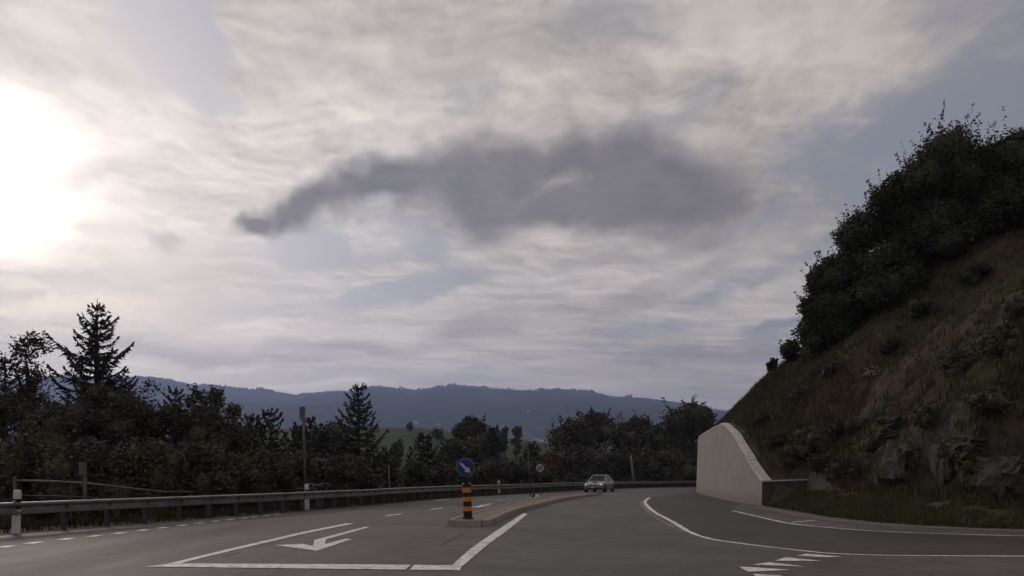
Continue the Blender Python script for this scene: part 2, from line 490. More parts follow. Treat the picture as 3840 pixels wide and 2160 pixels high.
def build_ground():
    nr, na = 230, 420
    rr = np.concatenate([[0.0], np.geomspace(1.0, 6900, nr)])
    an = np.linspace(0, 2*PI, na, endpoint=False)
    X = (rr[1:, None]*np.sin(an)[None, :]).ravel(); Y = (rr[1:, None]*np.cos(an)[None, :]).ravel()
    Z = ground_z(X, Y)
    far = np.hypot(X, Y) > 60
    Z[far] += 0.5*fbm_grid(X[far], Y[far], 0.02, 3.0, 3) * sstep(60, 160, np.hypot(X[far], Y[far]))
    V = np.concatenate([[[0, 0, -0.06]], np.stack([X, Y, Z], 1)])
    i = np.arange(nr - 1)[:, None]; j = np.arange(na)[None, :]; j2 = (j + 1) % na
    a = 1 + i*na + j; b_ = 1 + i*na + j2
    Q = np.stack([a, a + na, b_ + na, b_], -1).reshape(-1, 4)
    k = np.arange(na)
    T = np.stack([np.zeros(na, int), 1 + k, 1 + (k + 1) % na, 1 + (k + 1) % na], 1)
    o = mesh_np('ground', V, Q, M_GROUND, smooth=True)
    tag(o, kind='structure')
build_ground()

# ------------------------------------------------------------------ road, path, shoulder
left = [tuple(p[:2]) for p in RAIL[::2] if p[1] < 125]
right = [tuple(p[:2]) for p in EDGE[::3]]
road = sheet('road', left + [(60, 117.9)] + right[::-1] + [(60, -30)], 0.0, M_ROAD)
tag(road, kind='structure')

LINE_FAR = [(4700, 2032), (4200, 2021), (3840, 2011), (3557, 2003), (3294, 1993), (3084, 1977), (2964, 1964), (2885, 1948), (2800, 1928), (2746, 1916)]
LINE_NEAR = [(4700, 2088), (4200, 2088), (3840, 2087), (3452, 2085), (3242, 2082), (3084, 2074), (2927, 2057), (2770, 2038), (2665, 2022), (2591, 1998),
             (2540, 1968), (2490, 1940), (2456, 1922), (2429, 1899), (2419, 1885), (2424, 1875), (2437, 1866)]
pl = [G(*p) for p in LINE_NEAR] + [G(2520, 1857), G(2600, 1848), G(2618, 1848)] + [G(2664, 1863), G(2704, 1873), G(2745, 1883), G(2770, 1890)] + [G(*p) for p in LINE_FAR[::-1]]
path = sheet('footpath', pl, 0.004, M_PATH); tag(path, kind='structure')
# our own lane is laid in a newer, smoother asphalt than the rest of the road
lane_poly = [G(1745, 2150), G(1770, 2112), G(1850, 2032), G(1905, 1980), G(1985, 1924), G(2060, 1897), G(2140, 1877), G(2262, 1852),
             G(2400, 1838), G(2520, 1832)] + [G(2600, 1838), G(2437, 1863), G(2419, 1872), G(2412, 1885), G(2422, 1899), G(2450, 1923), G(2485, 1942), G(2535, 1970), G(2586, 2001), G(2662, 2026), G(2768, 2043), G(2925, 2062), G(3060, 2080), G(2980, 2092), G(2900, 2108), G(2790, 2150), G(2900, 2300), G(2500, 2700), G(1500, 2700), G(1600, 2330)]
lane = sheet('lane_surface', lane_poly, 0.003, M_LANE); tag(lane, kind='structure')

sh = []
E0 = EDGE[:I_WALL + 2]
T = np.gradient(E0, axis=0); T /= np.linalg.norm(T, axis=1)[:, None]
Nn = np.stack([-T[:, 1], T[:, 0]], 1)                       # to the left of travel = road side is right... checked below
if np.dot(Nn[len(Nn)//2], np.array([-1, 0])) < 0: Nn = -Nn
wob = np.array([0.25*fbm(p[0]*0.9, p[1]*0.9, 4.0) for p in E0])
outer = E0 + Nn*(1.0 + wob)[:, None]*np.clip((len(E0) - np.arange(len(E0)))/14, 0.25, 1)[:, None]
inner = E0 - Nn*1.2
V = np.concatenate([np.c_[outer, np.full(len(E0), 0.0075)], np.c_[inner, np.full(len(E0), 0.0075)]])
k = np.arange(len(E0) - 1)
gv = mesh_np('gravel_shoulder', V, np.stack([k, k + 1, k + 1 + len(E0), k + len(E0)], 1), M_GRAVEL)
tag(gv, kind='structure')
# dirt strip under the guardrail
Rr = RAIL[(RAIL[:, 1] > 2) & (RAIL[:, 1] < 122)]
T = np.gradient(Rr, axis=0); T /= np.linalg.norm(T, axis=1)[:, None]
Nr = np.stack([-T[:, 1], T[:, 0]], 1)
wob = np.array([0.12*fbm(p[0]*0.8, p[1]*0.8, 1.0) for p in Rr])
a_ = Rr - Nr*(0.22 + wob)[:, None]; b_ = Rr + Nr*1.5
V = np.concatenate([np.c_[a_, np.full(len(Rr), 0.005)], np.c_[b_, np.full(len(Rr), 0.005)]])
k = np.arange(len(Rr) - 1)
M_DIRT = mat('roadside_dirt', (0.075, 0.055, 0.042), 0.95, 0.4, 5, bump=0.7, bscale=30, dirt=(0.035, 0.045, 0.02), dirt_amt=0.8, dirt_scale=0.9)
ds = mesh_np('dirt_verge', V, np.stack([k, k + 1, k + 1 + len(Rr), k + len(Rr)], 1), M_DIRT); tag(ds, kind='structure')

# ------------------------------------------------------------------ painted markings
ZM = 0.0085
def band(name, pts, w, m=M_PAINT, jit=0.012):
    """painted line of real width along ground points"""
    P = catmull([(p.x, p.y) for p in pts], 0.35) if len(pts) > 2 else np.linspace((pts[0].x, pts[0].y), (pts[1].x, pts[1].y), 12)
    T = np.gradient(P, axis=0); T /= np.linalg.norm(T, axis=1)[:, None]
    N = np.stack([-T[:, 1], T[:, 0]], 1)
    ws = (w if hasattr(w, '__len__') else [w]*2)
    W = np.interp(np.linspace(0, 1, len(P)), np.linspace(0, 1, len(ws)), ws)/2
    rng = np.random.default_rng(len(P))
    A = P + N*(W + rng.normal(0, jit, len(P)))[:, None]; B = P - N*(W + rng.normal(0, jit, len(P)))[:, None]
    n_ = len(P); k = np.arange(n_ - 1)
    V = np.concatenate([np.c_[A, np.full(n_, ZM)], np.c_[B, np.full(n_, ZM)]])
    return mesh_np(name, V, np.stack([k, k + n_, k + 1 + n_, k + 1], 1), m, road)
def poly_mark(name, px, m=M_PAINT, z=ZM):
    return sheet(name, [G(*p) for p in px], z, m, road)

band('edge_line', [G(*p) for p in LINE_FAR], 0.11)
band('edge_line', [G(*p) for p in LINE_NEAR], [0.12, 0.12, 0.13, 0.15, 0.16, 0.17, 0.17])
band('faded_line', [G(2440, 1930), G(2425, 1912), G(2408, 1893), G(2405, 1880)], 0.16, M_GHOST, 0.03)
band('faded_line', [G(2560, 1995), G(2520, 1975), G(2478, 1952), G(2440, 1930)], 0.10, M_GHOST, 0.03)
band('edge_line', [G(2969, 1960), G(3060, 1951.5)], 0.10)
band('faded_line', [G(2910, 1950), G(2975, 1945)], 0.08, M_GHOST)
poly_mark('turn_box_line', [(1297, 1963.5), (1328, 1964), (1160, 1998), (880, 2064), (676, 2114.5), (622, 2117.5), (850, 2062), (1120, 1999)])
poly_mark('stop_line', [(543, 2127), (622, 2118), (676, 2115), (1200, 2117), (1541, 2120), (1520, 2138), (1000, 2132), (700, 2128)])
poly_mark('stop_line', [(1553, 2120), (1734, 2122.5), (1724, 2140.5), (1537, 2138.5)])
poly_mark('turn_box_line', [(1695, 2121), (1762, 2061), (1850, 1999), (1961, 1926), (1979, 1927.5), (1912, 1982), (1830, 2043), (1737, 2122)])
poly_mark('turn_arrow', [(1032, 2045.5), (1134, 2041), (1174, 2048.5), (1179, 2026), (1370, 1976), (1385, 1978), (1223, 2023.5), (1218, 2042), (1296, 2021.5), (1319, 2023), (1190, 2067)])
poly_mark('turn_arrow', [(1735, 1901.5), (1772, 1899.8), (1788, 1899.2), (1800, 1895), (1838, 1889), (1850, 1889.6), (1812, 1895.4), (1808, 1897.6), (1830, 1895.6), (1840, 1896.4), (1796, 1903)])
for a, b in [((769, 2103), (800, 2096)), ((830, 2088), (905, 2069)), ((960, 2052), (1050, 2030)), ((1075, 2021), (1135, 2005)), ((1150, 2001), (1240, 1983)),
             ((1340, 1961), (1352, 1959)), ((1362, 1957), (1376, 1954)), ((1390, 1952), (1402, 1949)), ((1412, 1948), (1424, 1945.5))]:
    band('faded_line', [G(*a), G(*b)], 0.035, M_GHOST, 0.006)
for a, b, h in [((1438, 1936), (1512, 1927), 3.2), ((1608, 1911.5), (1667, 1905), 2.6), ((1853, 1880), (1890, 1876), 1.8)]:
    poly_mark('lane_dash', [(a[0], a[1] + h*0.6), (a[0] + 14, a[1] - h), (b[0], b[1] - h*0.4), (b[0] - 12, b[1] + h)])
poly_mark('lane_dash', [(1627, 1878), (1636, 1876.2), (1691, 1872), (1682, 1874)])
band('edge_line', [G(1768, 1867), G(1860, 1860.5), G(1960, 1855.2), G(2060, 1851)], 0.10)
band('edge_line', [G(2150, 1847.5), G(2190, 1846)], 0.10)
band('edge_line', [G(2262, 1851.5), G(2320, 1848)], 0.12)
for (u, v), hw in zip([(-95, 2068), (21, 2051), (126, 2036.5), (249, 2022), (354, 2011), (448, 2000), (535, 1989), (609, 1980), (684, 1970), (749, 1962.5), (808, 1955.5), (864, 1949.5), (916, 1943.5), (955, 1939), (1000, 1934.5), (1042, 1930.5)],
                      [52, 48, 47, 42, 38, 35, 32, 28, 27, 25, 23, 22, 20, 18, 17, 16]):
    h = hw*0.105
    poly_mark('lane_dash', [(u - hw, v + h*0.95), (u - hw*0.1, v - h*0.55), (u + hw, v - h*0.85), (u + hw*0.1, v + h*0.75)])
for t in [[(2987, 2086), (3022, 2078), (3158, 2089), (3100, 2091)], [(2906, 2104), (2948, 2091), (3087, 2106)], [(2822, 2119.5), (2885, 2110), (3016, 2126)],
          [(2772, 2127), (2840, 2130), (2964, 2139), (2806, 2146)], [(2825, 2154), (2935, 2160), (2850, 2180)], [(2700, 2182), (2880, 2200), (2740, 2216)]]:
    poly_mark('yield_tooth', t)

M_TAR = mat('bitumen_seam', (0.032, 0.029, 0.029), 0.6, 0.3, 9)
for pts in ([(1655, 2045), (1690, 2024), (1745, 1999), (1768, 1990)], [(1655, 1984), (1672, 1980)], [(3400, 2020), (3200, 2034), (3050, 2032)]):
    band('asphalt_seam', [G(*p) for p in pts], 0.022, M_TAR, 0.007)
# ------------------------------------------------------------------ traffic island: kerb stones round a paved top
ZI = 0.17
isl_r = [G(*p, ZI) for p in [(1790, 1951), (1842, 1946.5), (1890, 1925), (1937, 1907.5), (1985, 1895), (2034, 1884), (2108, 1867.5), (2180, 1857), (2254, 1848)]]
isl_l = [G(*p, ZI) for p in [(1678, 1950), (1733, 1930), (1773, 1920.5), (1847, 1901), (1922, 1885), (1996, 1870.5), (2090, 1858.5), (2180, 1850.5), (2250, 1846)]]
Rc = catmull([(p.x, p.y) for p in isl_r], 0.4); Lc = catmull([(p.x, p.y) for p in isl_l], 0.4)
island = thing('traffic_island', 'long narrow kerbed traffic island with brownish top in the middle of the road', 'traffic island', (float(Rc[0, 0]), float(Rc[0, 1]), 0))
io = Vector((float(Rc[0, 0]), float(Rc[0, 1]), 0))
ring = list(Lc[::-1]) + list(Rc[:])
ring = [np.array(p) for p in ring]
# order: far-left -> near-left -> near-right -> far-right ; stones along it
cl = [0.0]
for a, b in zip(ring[:-1], ring[1:]): cl.append(cl[-1] + np.linalg.norm(b - a))
cl = np.array(cl); ringA = np.array(ring)
def ring_at(s):
    return np.array([np.interp(s, cl, ringA[:, 0]), np.interp(s, cl, ringA[:, 1])])
KW = 0.15
centre = np.array([(Rc[i*(len(Rc)-1)//40] + Lc[i*(len(Lc)-1)//40])/2 for i in range(41)])
def inward(p, s):
    t = ring_at(min(s + .2, cl[-1])) - ring_at(max(s - .2, 0)); t /= np.linalg.norm(t)
    nn_ = np.array([-t[1], t[0]])
    c = centre[np.argmin(np.linalg.norm(centre - p, axis=1))]
    return nn_ if np.dot(c - p, nn_) > 0 else -nn_
s = 0.0; rng = random.Random(5); inner_pts = []
stones = 0
while s < cl[-1] - 0.2:
    L = 1.0 + rng.uniform(-0.03, 0.03)
    e = min(s + L, cl[-1])
    ss_ = np.linspace(s + 0.02, e - 0.02, 4)
    o_ = [ring_at(q) for q in ss_]; i_ = [p + inward(p, q)*KW for p, q in zip(o_, ss_)]
    zt = ZI + rng.uniform(-0.008, 0.008)
    mb = MB()
    vs_ = []
    for p, q in zip(o_, i_):
        b0 = p - (q - p)*0.15                                  # battered outer face
        vs_ += [(b0[0]-io.x, b0[1]-io.y, -0.02), (p[0]-io.x, p[1]-io.y, zt - 0.02), (p[0]*.85+q[0]*.15-io.x, p[1]*.85+q[1]*.15-io.y, zt), (q[0]-io.x, q[1]-io.y, zt), (q[0]-io.x, q[1]-io.y, -0.02)]
    fs_ = []
    for k in range(3):
        for j in range(4): fs_.append((k*5 + j, k*5 + j + 1, (k+1)*5 + j + 1, (k+1)*5 + j))
    fs_ += [(4, 3, 2, 1, 0), (15, 16, 17, 18, 19)]
    mb.addm(vs_, fs_); mb.build('kerb_stone', M_KERB, island)
    stones += 1
    s = e
inn = [ring_at(q) + inward(ring_at(q), q)*(KW - 0.03) for q in np.linspace(0, cl[-1], 90)]
top = sheet('island_top', [(p[0]-io.x, p[1]-io.y) for p in inn], ZI - 0.022, M_ISLE, island)

# ------------------------------------------------------------------ far hill with its wooded crest
M_FAR = bpy.data.materials.new('far_hill'); M_FAR.use_nodes = True
def _f():
    nt = M_FAR.node_tree; n = NX(nt); b = nt.nodes['Principled BSDF']
    co = n.coord('Object')
    f = n.noise(n.mapping(co, sc=(1, 0.6, 1.6)), 0.0042, 9, 0.62, 0.6); g = n.noise(co, 0.03, 5, 0.6)
    c = n.mix(n.ss(g, 0.3, 0.7), (0.016, 0.028, 0.014), (0.030, 0.044, 0.020))
    c = n.mix(n.ss(f, 0.545, 0.60), c, (0.048, 0.064, 0.030))
    n.put(b.inputs['Base Color'], c); b.inputs['Roughness'].default_value = 1.0; b.inputs['Specular IOR Level'].default_value = 0.0
_f()
M_WOOD = mat('far_wood', (0.020, 0.030, 0.016), 1.0, 0.4, 0.02, spec=0.0)
SKYLINE = [(-3200, 1490), (-2000, 1460), (-900, 1442), (-300, 1452), (100, 1446), (420, 1436), (560, 1432), (600, 1427), (650, 1438), (700, 1447), (757, 1458), (800, 1450), (900, 1464), (1000, 1470), (1130, 1493),
           (1230, 1475), (1340, 1476), (1395, 1457), (1460, 1453), (1560, 1473), (1650, 1455), (1720, 1452), (1860, 1467), (1975, 1473), (2095, 1464), (2200, 1473),
           (2280, 1493), (2420, 1508), (2520, 1523), (2640, 1538), (2720, 1548), (2900, 1575), (3300, 1620), (4300, 1650), (6500, 1660)]
DR = 3600.0
def ridge_h(x):
    return ZV(np.interp(1920 + F*np.asarray(x)/DR, [p[0] for p in SKYLINE], [p[1] for p in SKYLINE]), DR)
def far_z(x, y):
    t = sstep(1150, DR, y)
    x0 = x*DR/np.maximum(y, 1500)*0.6 + x*0.4
    return -4 + (ridge_h(x0) + 4)*(0.25*np.clip((y-1150)/(DR-1150), 0, 1) + 0.75*t) * (1 - 0.75*sstep(DR + 60, 5600, y))
def build_far():
    xs = np.linspace(-6200, 6200, 330); ys = np.concatenate([np.linspace(1100, 3400, 60), np.linspace(3440, 3760, 14), np.linspace(3900, 5800, 12)])
    X, Y = np.meshgrid(xs, ys); x = X.ravel(); y = Y.ravel()
    z = far_z(x, y)
    am = sstep(1200, 1800, y)*(1 - sstep(3200, 3560, y)*0.93)
    z = z + am*(38*fbm_grid(x, y, 1/900, 2.0, 4) + 9*fbm_grid(x, y, 1/150, 7.0, 3))
    nx, ny = len(xs), len(ys)
    i = np.arange(ny - 1)[:, None]; j = np.arange(nx - 1)[None, :]
    a = i*nx + j
    o = mesh_np('far_hill', np.stack([x, y, z], 1), np.stack([a, a + 1, a + nx + 1, a + nx], -1).reshape(-1, 4), M_FAR, smooth=True)
    tag(o, kind='structure')
    # one more range, beyond on the right
    xs2 = np.linspace(0, 5200, 90); ys2 = np.linspace(3900, 5900, 17)
    X, Y = np.meshgrid(xs2, ys2); x = X.ravel(); y = Y.ravel()
    hh = np.interp(1920 + F*x/4900, [1920, 2450, 2640, 2700, 2780, 2900, 3050, 3400, 4400], [1640, 1600, 1556, 1543, 1526, 1518, 1520, 1518, 1560])
    z = (ZV(hh, 4900) + 8*fbm_grid(x, y, 1/300, 9.0, 4))*np.exp(-((y - 4900)/700)**2) - 6
    nx, ny = len(xs2), len(ys2)
    i = np.arange(ny - 1)[:, None]; j = np.arange(nx - 1)[None, :]; a = i*nx + j
    o = mesh_np('distant_mountain', np.stack([x, y, z], 1), np.stack([a, a + 1, a + nx + 1, a + nx], -1).reshape(-1, 4), M_FAR, smooth=True)
    tag(o, kind='structure')
    # woods on the crest and slopes
    rng = np.random.default_rng(3)
    nC = 3600
    px = rng.uniform(-2700, 1700, nC); py = DR + rng.normal(-15, 22, nC)
    keep = np.array([fbm(a*0.006, 2.0, 5.0, 3) > -0.30 for a in px]); px, py = px[keep], py[keep]
    hh = rng.uniform(9, 22, len(px))*np.array([0.75 + 0.9*max(0, fbm(a*0.010, 8.0, 1.0, 3)) for a in px])
    qx = rng.uniform(-2200, 1500, 5200); qy = rng.uniform(1500, 3500, 5200)
    keep = np.array([fbm(a*0.0035, b*0.0035, 3.0, 4) > 9.0 for a, b in zip(qx, qy)]); qx, qy = qx[keep], qy[keep]
    hq = rng.uniform(9, 17, len(qx))
    px = np.concatenate([px, qx]); py = np.concatenate([py, qy]); hh = np.concatenate([hh, hq])
    am = sstep(1200, 1800, py)*(1 - sstep(3200, 3560, py)*0.93)
    pz = far_z(px, py) + am*(38*fbm_grid(px, py, 1/900, 2.0, 4) + 9*fbm_grid(px, py, 1/150, 7.0, 3)) - 2
    V = []; Fc = []
    for x_, y_, z_, h_ in zip(px, py, pz, hh):
        w = h_*rng.uniform(0.22, 0.5); b0 = len(V); c = rng.uniform(0.3, 0.6)
        for k in range(5):
            an = 2*PI*k/5 + rng.uniform(0, .5); V.append((x_ + w*math.cos(an), y_ + w*math.sin(an), z_ + h_*c*rng.uniform(.6, 1.2)))
        V.append((x_, y_, z_ - 4)); V.append((x_ + rng.normal(0, w*.2), y_, z_ + h_))
        for k in range(5):
            Fc.append((b0 + k, b0 + (k+1) % 5, b0 + 6)); Fc.append((b0 + (k+1) % 5, b0 + k, b0 + 5))
    o = mesh_np('forest', V, Fc, M_WOOD); tag(o, 'dark woods along the crest of the far blue hill', 'forest', kind='stuff')
build_far()

# ------------------------------------------------------------------ steep hillside on the right
WTOP_S = [0, 0.4, 3, 6.2, 10.4, 14, 20, 26, 33, 41, 50, 62, 90]
WTOP_Z = [1.12, 1.22, 2.45, 3.65, 4.45, 4.45, 4.45, 4.48, 4.40, 3.9, 3.6, 3.5, 3.4]
ES = np.concatenate([[0], np.cumsum(np.linalg.norm(np.diff(EDGE, axis=0), axis=1))]) 
ES = ES - ES[I_WALL]                                         # metres along the foot of the hill from the wall's end
def wall_top(s): return np.interp(s, WTOP_S, WTOP_Z)
def hill_z(x, y, rough=True):
    x = np.atleast_1d(np.asarray(x, float)); y = np.atleast_1d(np.asarray(y, float))
    d, side, idx = near_curve(np.stack([x, y], 1), EDGE)
    s = ES[idx]
    inside = side > 0
    # near part: grass apron, low crag, slope
    cr = sstep(-23, -19, s)*(1 - sstep(-7.5, -4.5, s))*0 + (1 - sstep(-6.5, -4.0, s))
    n_ = fbm_grid(x, y, 0.35, 4.0, 4) if rough else np.zeros(len(x))
    apron = 0.30*d + 0.02*d*d
    foot = 2.5 + 0.5*n_
    crag = 2.1*sstep(foot, foot + 1.1, d)*cr
    slope = 0.93*np.clip(d - 3.4, 0, 9.5) + 0.62*np.clip(d - 12.9, 0, 12) + 0.25*np.clip(d - 24.9, 0, 40)
    z1 = np.minimum(apron, 1.0 + 0.06*d) + crag + slope + (1 - cr)*0.5*sstep(2, 5, d)
    # part behind the wall
    e = np.clip(d - 0.55, 0, None)
    z2 = wall_top(s) - 0.10 + 0.88*np.clip(e, 0, 11) + 0.62*np.clip(e - 11, 0, 12) + 0.25*np.clip(e - 23, 0, 40)
    z2 = np.where(d < 0.38, -0.3, z2)
    w = sstep(-0.55, 0.25, s)
    w = np.where(d > 2, sstep(-6, 2, s), w)
    z = z1*(1 - w) + z2*w
    if rough:
        z = z + sstep(1.2, 4, d)*(0.42*fbm_grid(x, y, 0.50, 8.0, 5) + 0.65*fbm_grid(x, y, 0.14, 1.0, 3))
    edge0 = np.where(s > -0.3, -0.3, 0.02*0 - 0.05 + 0.05*sstep(0, 0.3, d))
    z = np.where(inside, np.where(d < 0.02, edge0, z), -0.25)
    return z
def hz(x, y): return float(hill_z([x], [y])[0])

def hill_mat():
    m = bpy.data.materials.new('hillside'); m.use_nodes = True
    nt = m.node_tree; n = NX(nt); b = nt.nodes['Principled BSDF']
    co = n.coord('Object')
    f = n.noise(n.mapping(co, sc=(1, 1, 0.7)), 0.26, 8, 0.62, 0.5); g = n.noise(co, 1.6, 7, 0.65, 0.3); h = n.noise(co, 9.0, 5, 0.65)
    c = n.mix(n.ss(g, 0.3, 0.7), (0.044, 0.047, 0.023), (0.068, 0.069, 0.034))
    dry = n.mix(n.ss(h, 0.35, 0.65), (0.066, 0.048, 0.034), (0.105, 0.078, 0.055))
    c = n.mix(n.ss(n.add(f, n.mul(n.sub(g, 0.5), 0.5)), 0.44, 0.58), c, dry)
    geo = n.new('ShaderNodeNewGeometry'); _, _, nz = n.sep(geo.outputs['True Normal'])
    rock = n.mix(n.ss(h, 0.3, 0.7), (0.048, 0.045, 0.042), (0.100, 0.090, 0.082))
    rock = n.mix(n.mul(n.ss(g, 0.45, 0.62), 0.7), rock, (0.035, 0.042, 0.020))
    c = n.mix(n.ss(n.add(nz, n.mul(n.sub(g, 0.5), 0.25)), 0.40, 0.56, 1.0, 0.0), c, rock)
    n.put(b.inputs['Base Color'], c); b.inputs['Roughness'].default_value = 0.95; b.inputs['Specular IOR Level'].default_value = 0.1
    bp = n.new('ShaderNodeBump'); bp.inputs['Strength'].default_value = 0.9; bp.inputs['Distance'].default_value = 0.12
    n.put(bp.inputs['Height'], n.add(n.mul(g, 0.7), n.mul(h, 0.3))); nt.links.new(bp.outputs[0], b.inputs['Normal'])
    return m
M_HILL = hill_mat()
def build_hill():
    xs = np.concatenate([np.arange(9.6, 30, 0.26), np.arange(30, 75, 0.9)]); ys = np.concatenate([np.arange(9.0, 48, 0.26), np.arange(48, 86, 0.45), np.arange(86, 125, 1.2)])
    X, Y = np.meshgrid(xs, ys); x = X.ravel(); y = Y.ravel()
    z = hill_z(x, y)
    nx, ny = len(xs), len(ys)
    i = np.arange(ny - 1)[:, None]; j = np.arange(nx - 1)[None, :]; a = (i*nx + j)
    Q = np.stack([a, a + 1, a + nx + 1, a + nx], -1).reshape(-1, 4)
    Q = Q[(z[Q] > -0.2).any(1)]
    o = mesh_np('hillside', np.stack([x, y, z], 1), Q, M_HILL, smooth=True); tag(o, kind='structure')
build_hill()

# ------------------------------------------------------------------ concrete retaining wall
def concrete():
    m = bpy.data.materials.new('board_marked_concrete'); m.use_nodes = True
    nt = m.node_tree; n = NX(nt); b = nt.nodes['Principled BSDF']
    co = n.coord('Object')
    st = n.noise(n.mapping(co, sc=(5, 5, 0.18)), 1.0, 6, 0.65, 0.1)
    g = n.noise(co, 22, 5, 0.65); bl = n.noise(co, 0.7, 7, 0.6, 0.3)
    c = n.mix(n.ss(bl, 0.3, 0.7), (0.262, 0.226, 0.210), (0.318, 0.275, 0.256))
    c = n.mix(n.mul(n.ss(st, 0.44, 0.70), 0.42), c, (0.205, 0.168, 0.152))
    lime = n.noise(n.mapping(co, loc=(3, 8, 0), sc=(3.2, 3.2, 0.10)), 1.0, 5, 0.7)
    c = n.mix(n.mul(n.ss(lime, 0.60, 0.72), 0.45), c, (0.50, 0.45, 0.42))
    _, _, zz = n.sep(co)
    c = n.mix(n.mul(n.ss(n.sub(zz, n.mul(bl, 1.3)), -0.55, 0.05, 1.0, 0.0), 0.55), c, (0.13, 0.115, 0.095))      # splashed dirt at the foot
    c = n.mix(n.mul(n.ss(g, 0.52, 0.70), 0.25), c, (0.30, 0.25, 0.23))
    n.put(b.inputs['Base Color'], c); b.inputs['Roughness'].default_value = 0.9
    bp = n.new('ShaderNodeBump'); bp.inputs['Strength'].default_value = 0.35; bp.inputs['Distance'].default_value = 0.02
    n.put(bp.inputs['Height'], n.add(st, n.mul(g, 0.4))); nt.links.new(bp.outputs[0], b.inputs['Normal'])
    return m
M_CONC = concrete()
M_COPE = mat('coping_stone', (0.60, 0.55, 0.52), 0.85, 0.15, 8, bump=0.4, dirt=(0.20, 0.185, 0.14), dirt_amt=0.5, dirt_scale=2.5)
M_MOSSY = mat('mossy_concrete', (0.060, 0.066, 0.050), 0.95, 0.35, 4, bump=0.5, dirt=(0.03, 0.045, 0.018), dirt_amt=0.8, dirt_scale=1.8)
def build_wall():
    W = EDGE[I_WALL:]; S = ES[I_WALL:]
    T = np.gradient(W, axis=0); T /= np.linalg.norm(T, axis=1)[:, None]
    N = np.stack([T[:, 1], -T[:, 0]], 1)                     # into the hill
    root = thing('retaining_wall', 'tall pale concrete retaining wall with a sloping near end, at the foot of the hill', 'wall', (float(W[0, 0]), float(W[0, 1]), 0))
    o = np.array([W[0, 0], W[0, 1]])
    th = 0.44
    def p3(p, z): return (p[0]-o[0], p[1]-o[1], z)
    n_ = len(W); V = []
    for i in range(n_):
        zt = float(wall_top(S[i])) - 0.06
        lean = N[i]*0.035*zt
        V += [p3(W[i], -0.1), p3(W[i] + lean, zt), p3(W[i] + N[i]*th, zt), p3(W[i] + N[i]*th, -0.1)]
    Fc = []
    for i in range(n_ - 1):
        a = i*4; b_ = a + 4
        for k in range(4): Fc.append((a + k, a + (k+1) % 4, b_ + (k+1) % 4, b_ + k))
    Fc += [(0, 3, 2, 1), (n_*4-4, n_*4-3, n_*4-2, n_*4-1)]
    MB().addm(V, Fc).build('wall_body', M_CONC, root)
    # coping slabs
    s = 0.0; rng = random.Random(2)
    def at(s):
        i = np.interp(s, S, np.arange(n_)); k = int(i); k2 = min(k+1, n_-1); f = i - k
        return W[k]*(1-f) + W[k2]*f, N[k]*(1-f) + N[k2]*f
    while s < S[-1] - 1.3:
        L = 1.15 + rng.uniform(-.1, .1)
        vs_ = []
        dz = rng.uniform(-.012, .02)
        for q in (s + 0.02, s + L/2, s + L - 0.02):
            p, nn_ = at(q); zt = float(wall_top(q)) + dz; lean = nn_*0.035*zt
            a = p + lean - nn_*0.03; b_ = p + nn_*(th + 0.05)
            vs_ += [p3(a, zt - 0.058), p3(a, zt + 0.03), p3(b_, zt + 0.03), p3(b_, zt - 0.058)]
        fs_ = [(0, 3, 2, 1), (8, 9, 10, 11)]
        for i in range(2):
            for k in range(4): fs_.append((i*4 + k, i*4 + (k+1) % 4, i*4 + 4 + (k+1) % 4, i*4 + 4 + k))
        MB().addm(vs_, fs_).build('coping_slab', M_COPE, root, bevel=0.012)
        s += L
    # low return wall closing the near end
    a = np.array([0.03, -0.02]); b_ = np.array([2.6, -0.85]); t = (b_ - a)/np.linalg.norm(b_ - a); nb = np.array([-t[1], t[0]])
    def q3(p, z): return (p[0], p[1], z)
    mb = MB(); vs_ = [q3(a, -.1), q3(b_, -.1), q3(b_ + nb*.3, -.1), q3(a + nb*.3, -.1), q3(a, 1.08), q3(b_, 1.20), q3(b_ + nb*.3, 1.20), q3(a + nb*.3, 1.08)]
    bf = [(0,3,2,1),(4,5,6,7),(0,1,5,4),(1,2,6,5),(2,3,7,6),(3,0,4,7)]
    o2 = mb.addm(vs_, bf).build('return_wall', M_MOSSY, root); o2['label'] = 'dark mossy low return wall'
    a2 = a - nb*.03; b2 = b_ - nb*.03
    vs_ = [q3(a2, 1.082), q3(b2, 1.202), q3(b2 + nb*.36, 1.202), q3(a2 + nb*.36, 1.082), q3(a2, 1.14), q3(b2, 1.25), q3(b2 + nb*.36, 1.25), q3(a2 + nb*.36, 1.14)]
    MB().addm(vs_, bf).build('coping_slab', M_COPE, root)
build_wall()

# ------------------------------------------------------------------ rocks
def rock_mat():
    m = bpy.data.materials.new('limestone'); m.use_nodes = True
    nt = m.node_tree; n = NX(nt); b = nt.nodes['Principled BSDF']
    co = n.coord('Object')
    f = n.noise(co, 0.9, 8, 0.65, 0.4); g = n.noise(co, 6.0, 6, 0.65)
    c = n.mix(n.ss(g, 0.3, 0.7), (0.052, 0.049, 0.046), (0.105, 0.095, 0.088))
    c = n.mix(n.mul(n.ss(f, 0.42, 0.58), 0.8), c, (0.036, 0.040, 0.018))
    lich = n.noise(n.mapping(co, loc=(7, 1, 4)), 3.2, 5, 0.7)
    c = n.mix(n.mul(n.ss(lich, 0.62, 0.70), 0.6), c, (0.24, 0.22, 0.21))
    n.put(b.inputs['Base Color'], c); b.inputs['Roughness'].default_value = 0.95; b.inputs['Specular IOR Level'].default_value = 0.15
    bp = n.new('ShaderNodeBump'); bp.inputs['Strength'].default_value = 0.8; bp.inputs['Distance'].default_value = 0.06
    n.put(bp.inputs['Height'], g); nt.links.new(bp.outputs[0], b.inputs['Normal'])
    return m
M_ROCK = rock_mat()
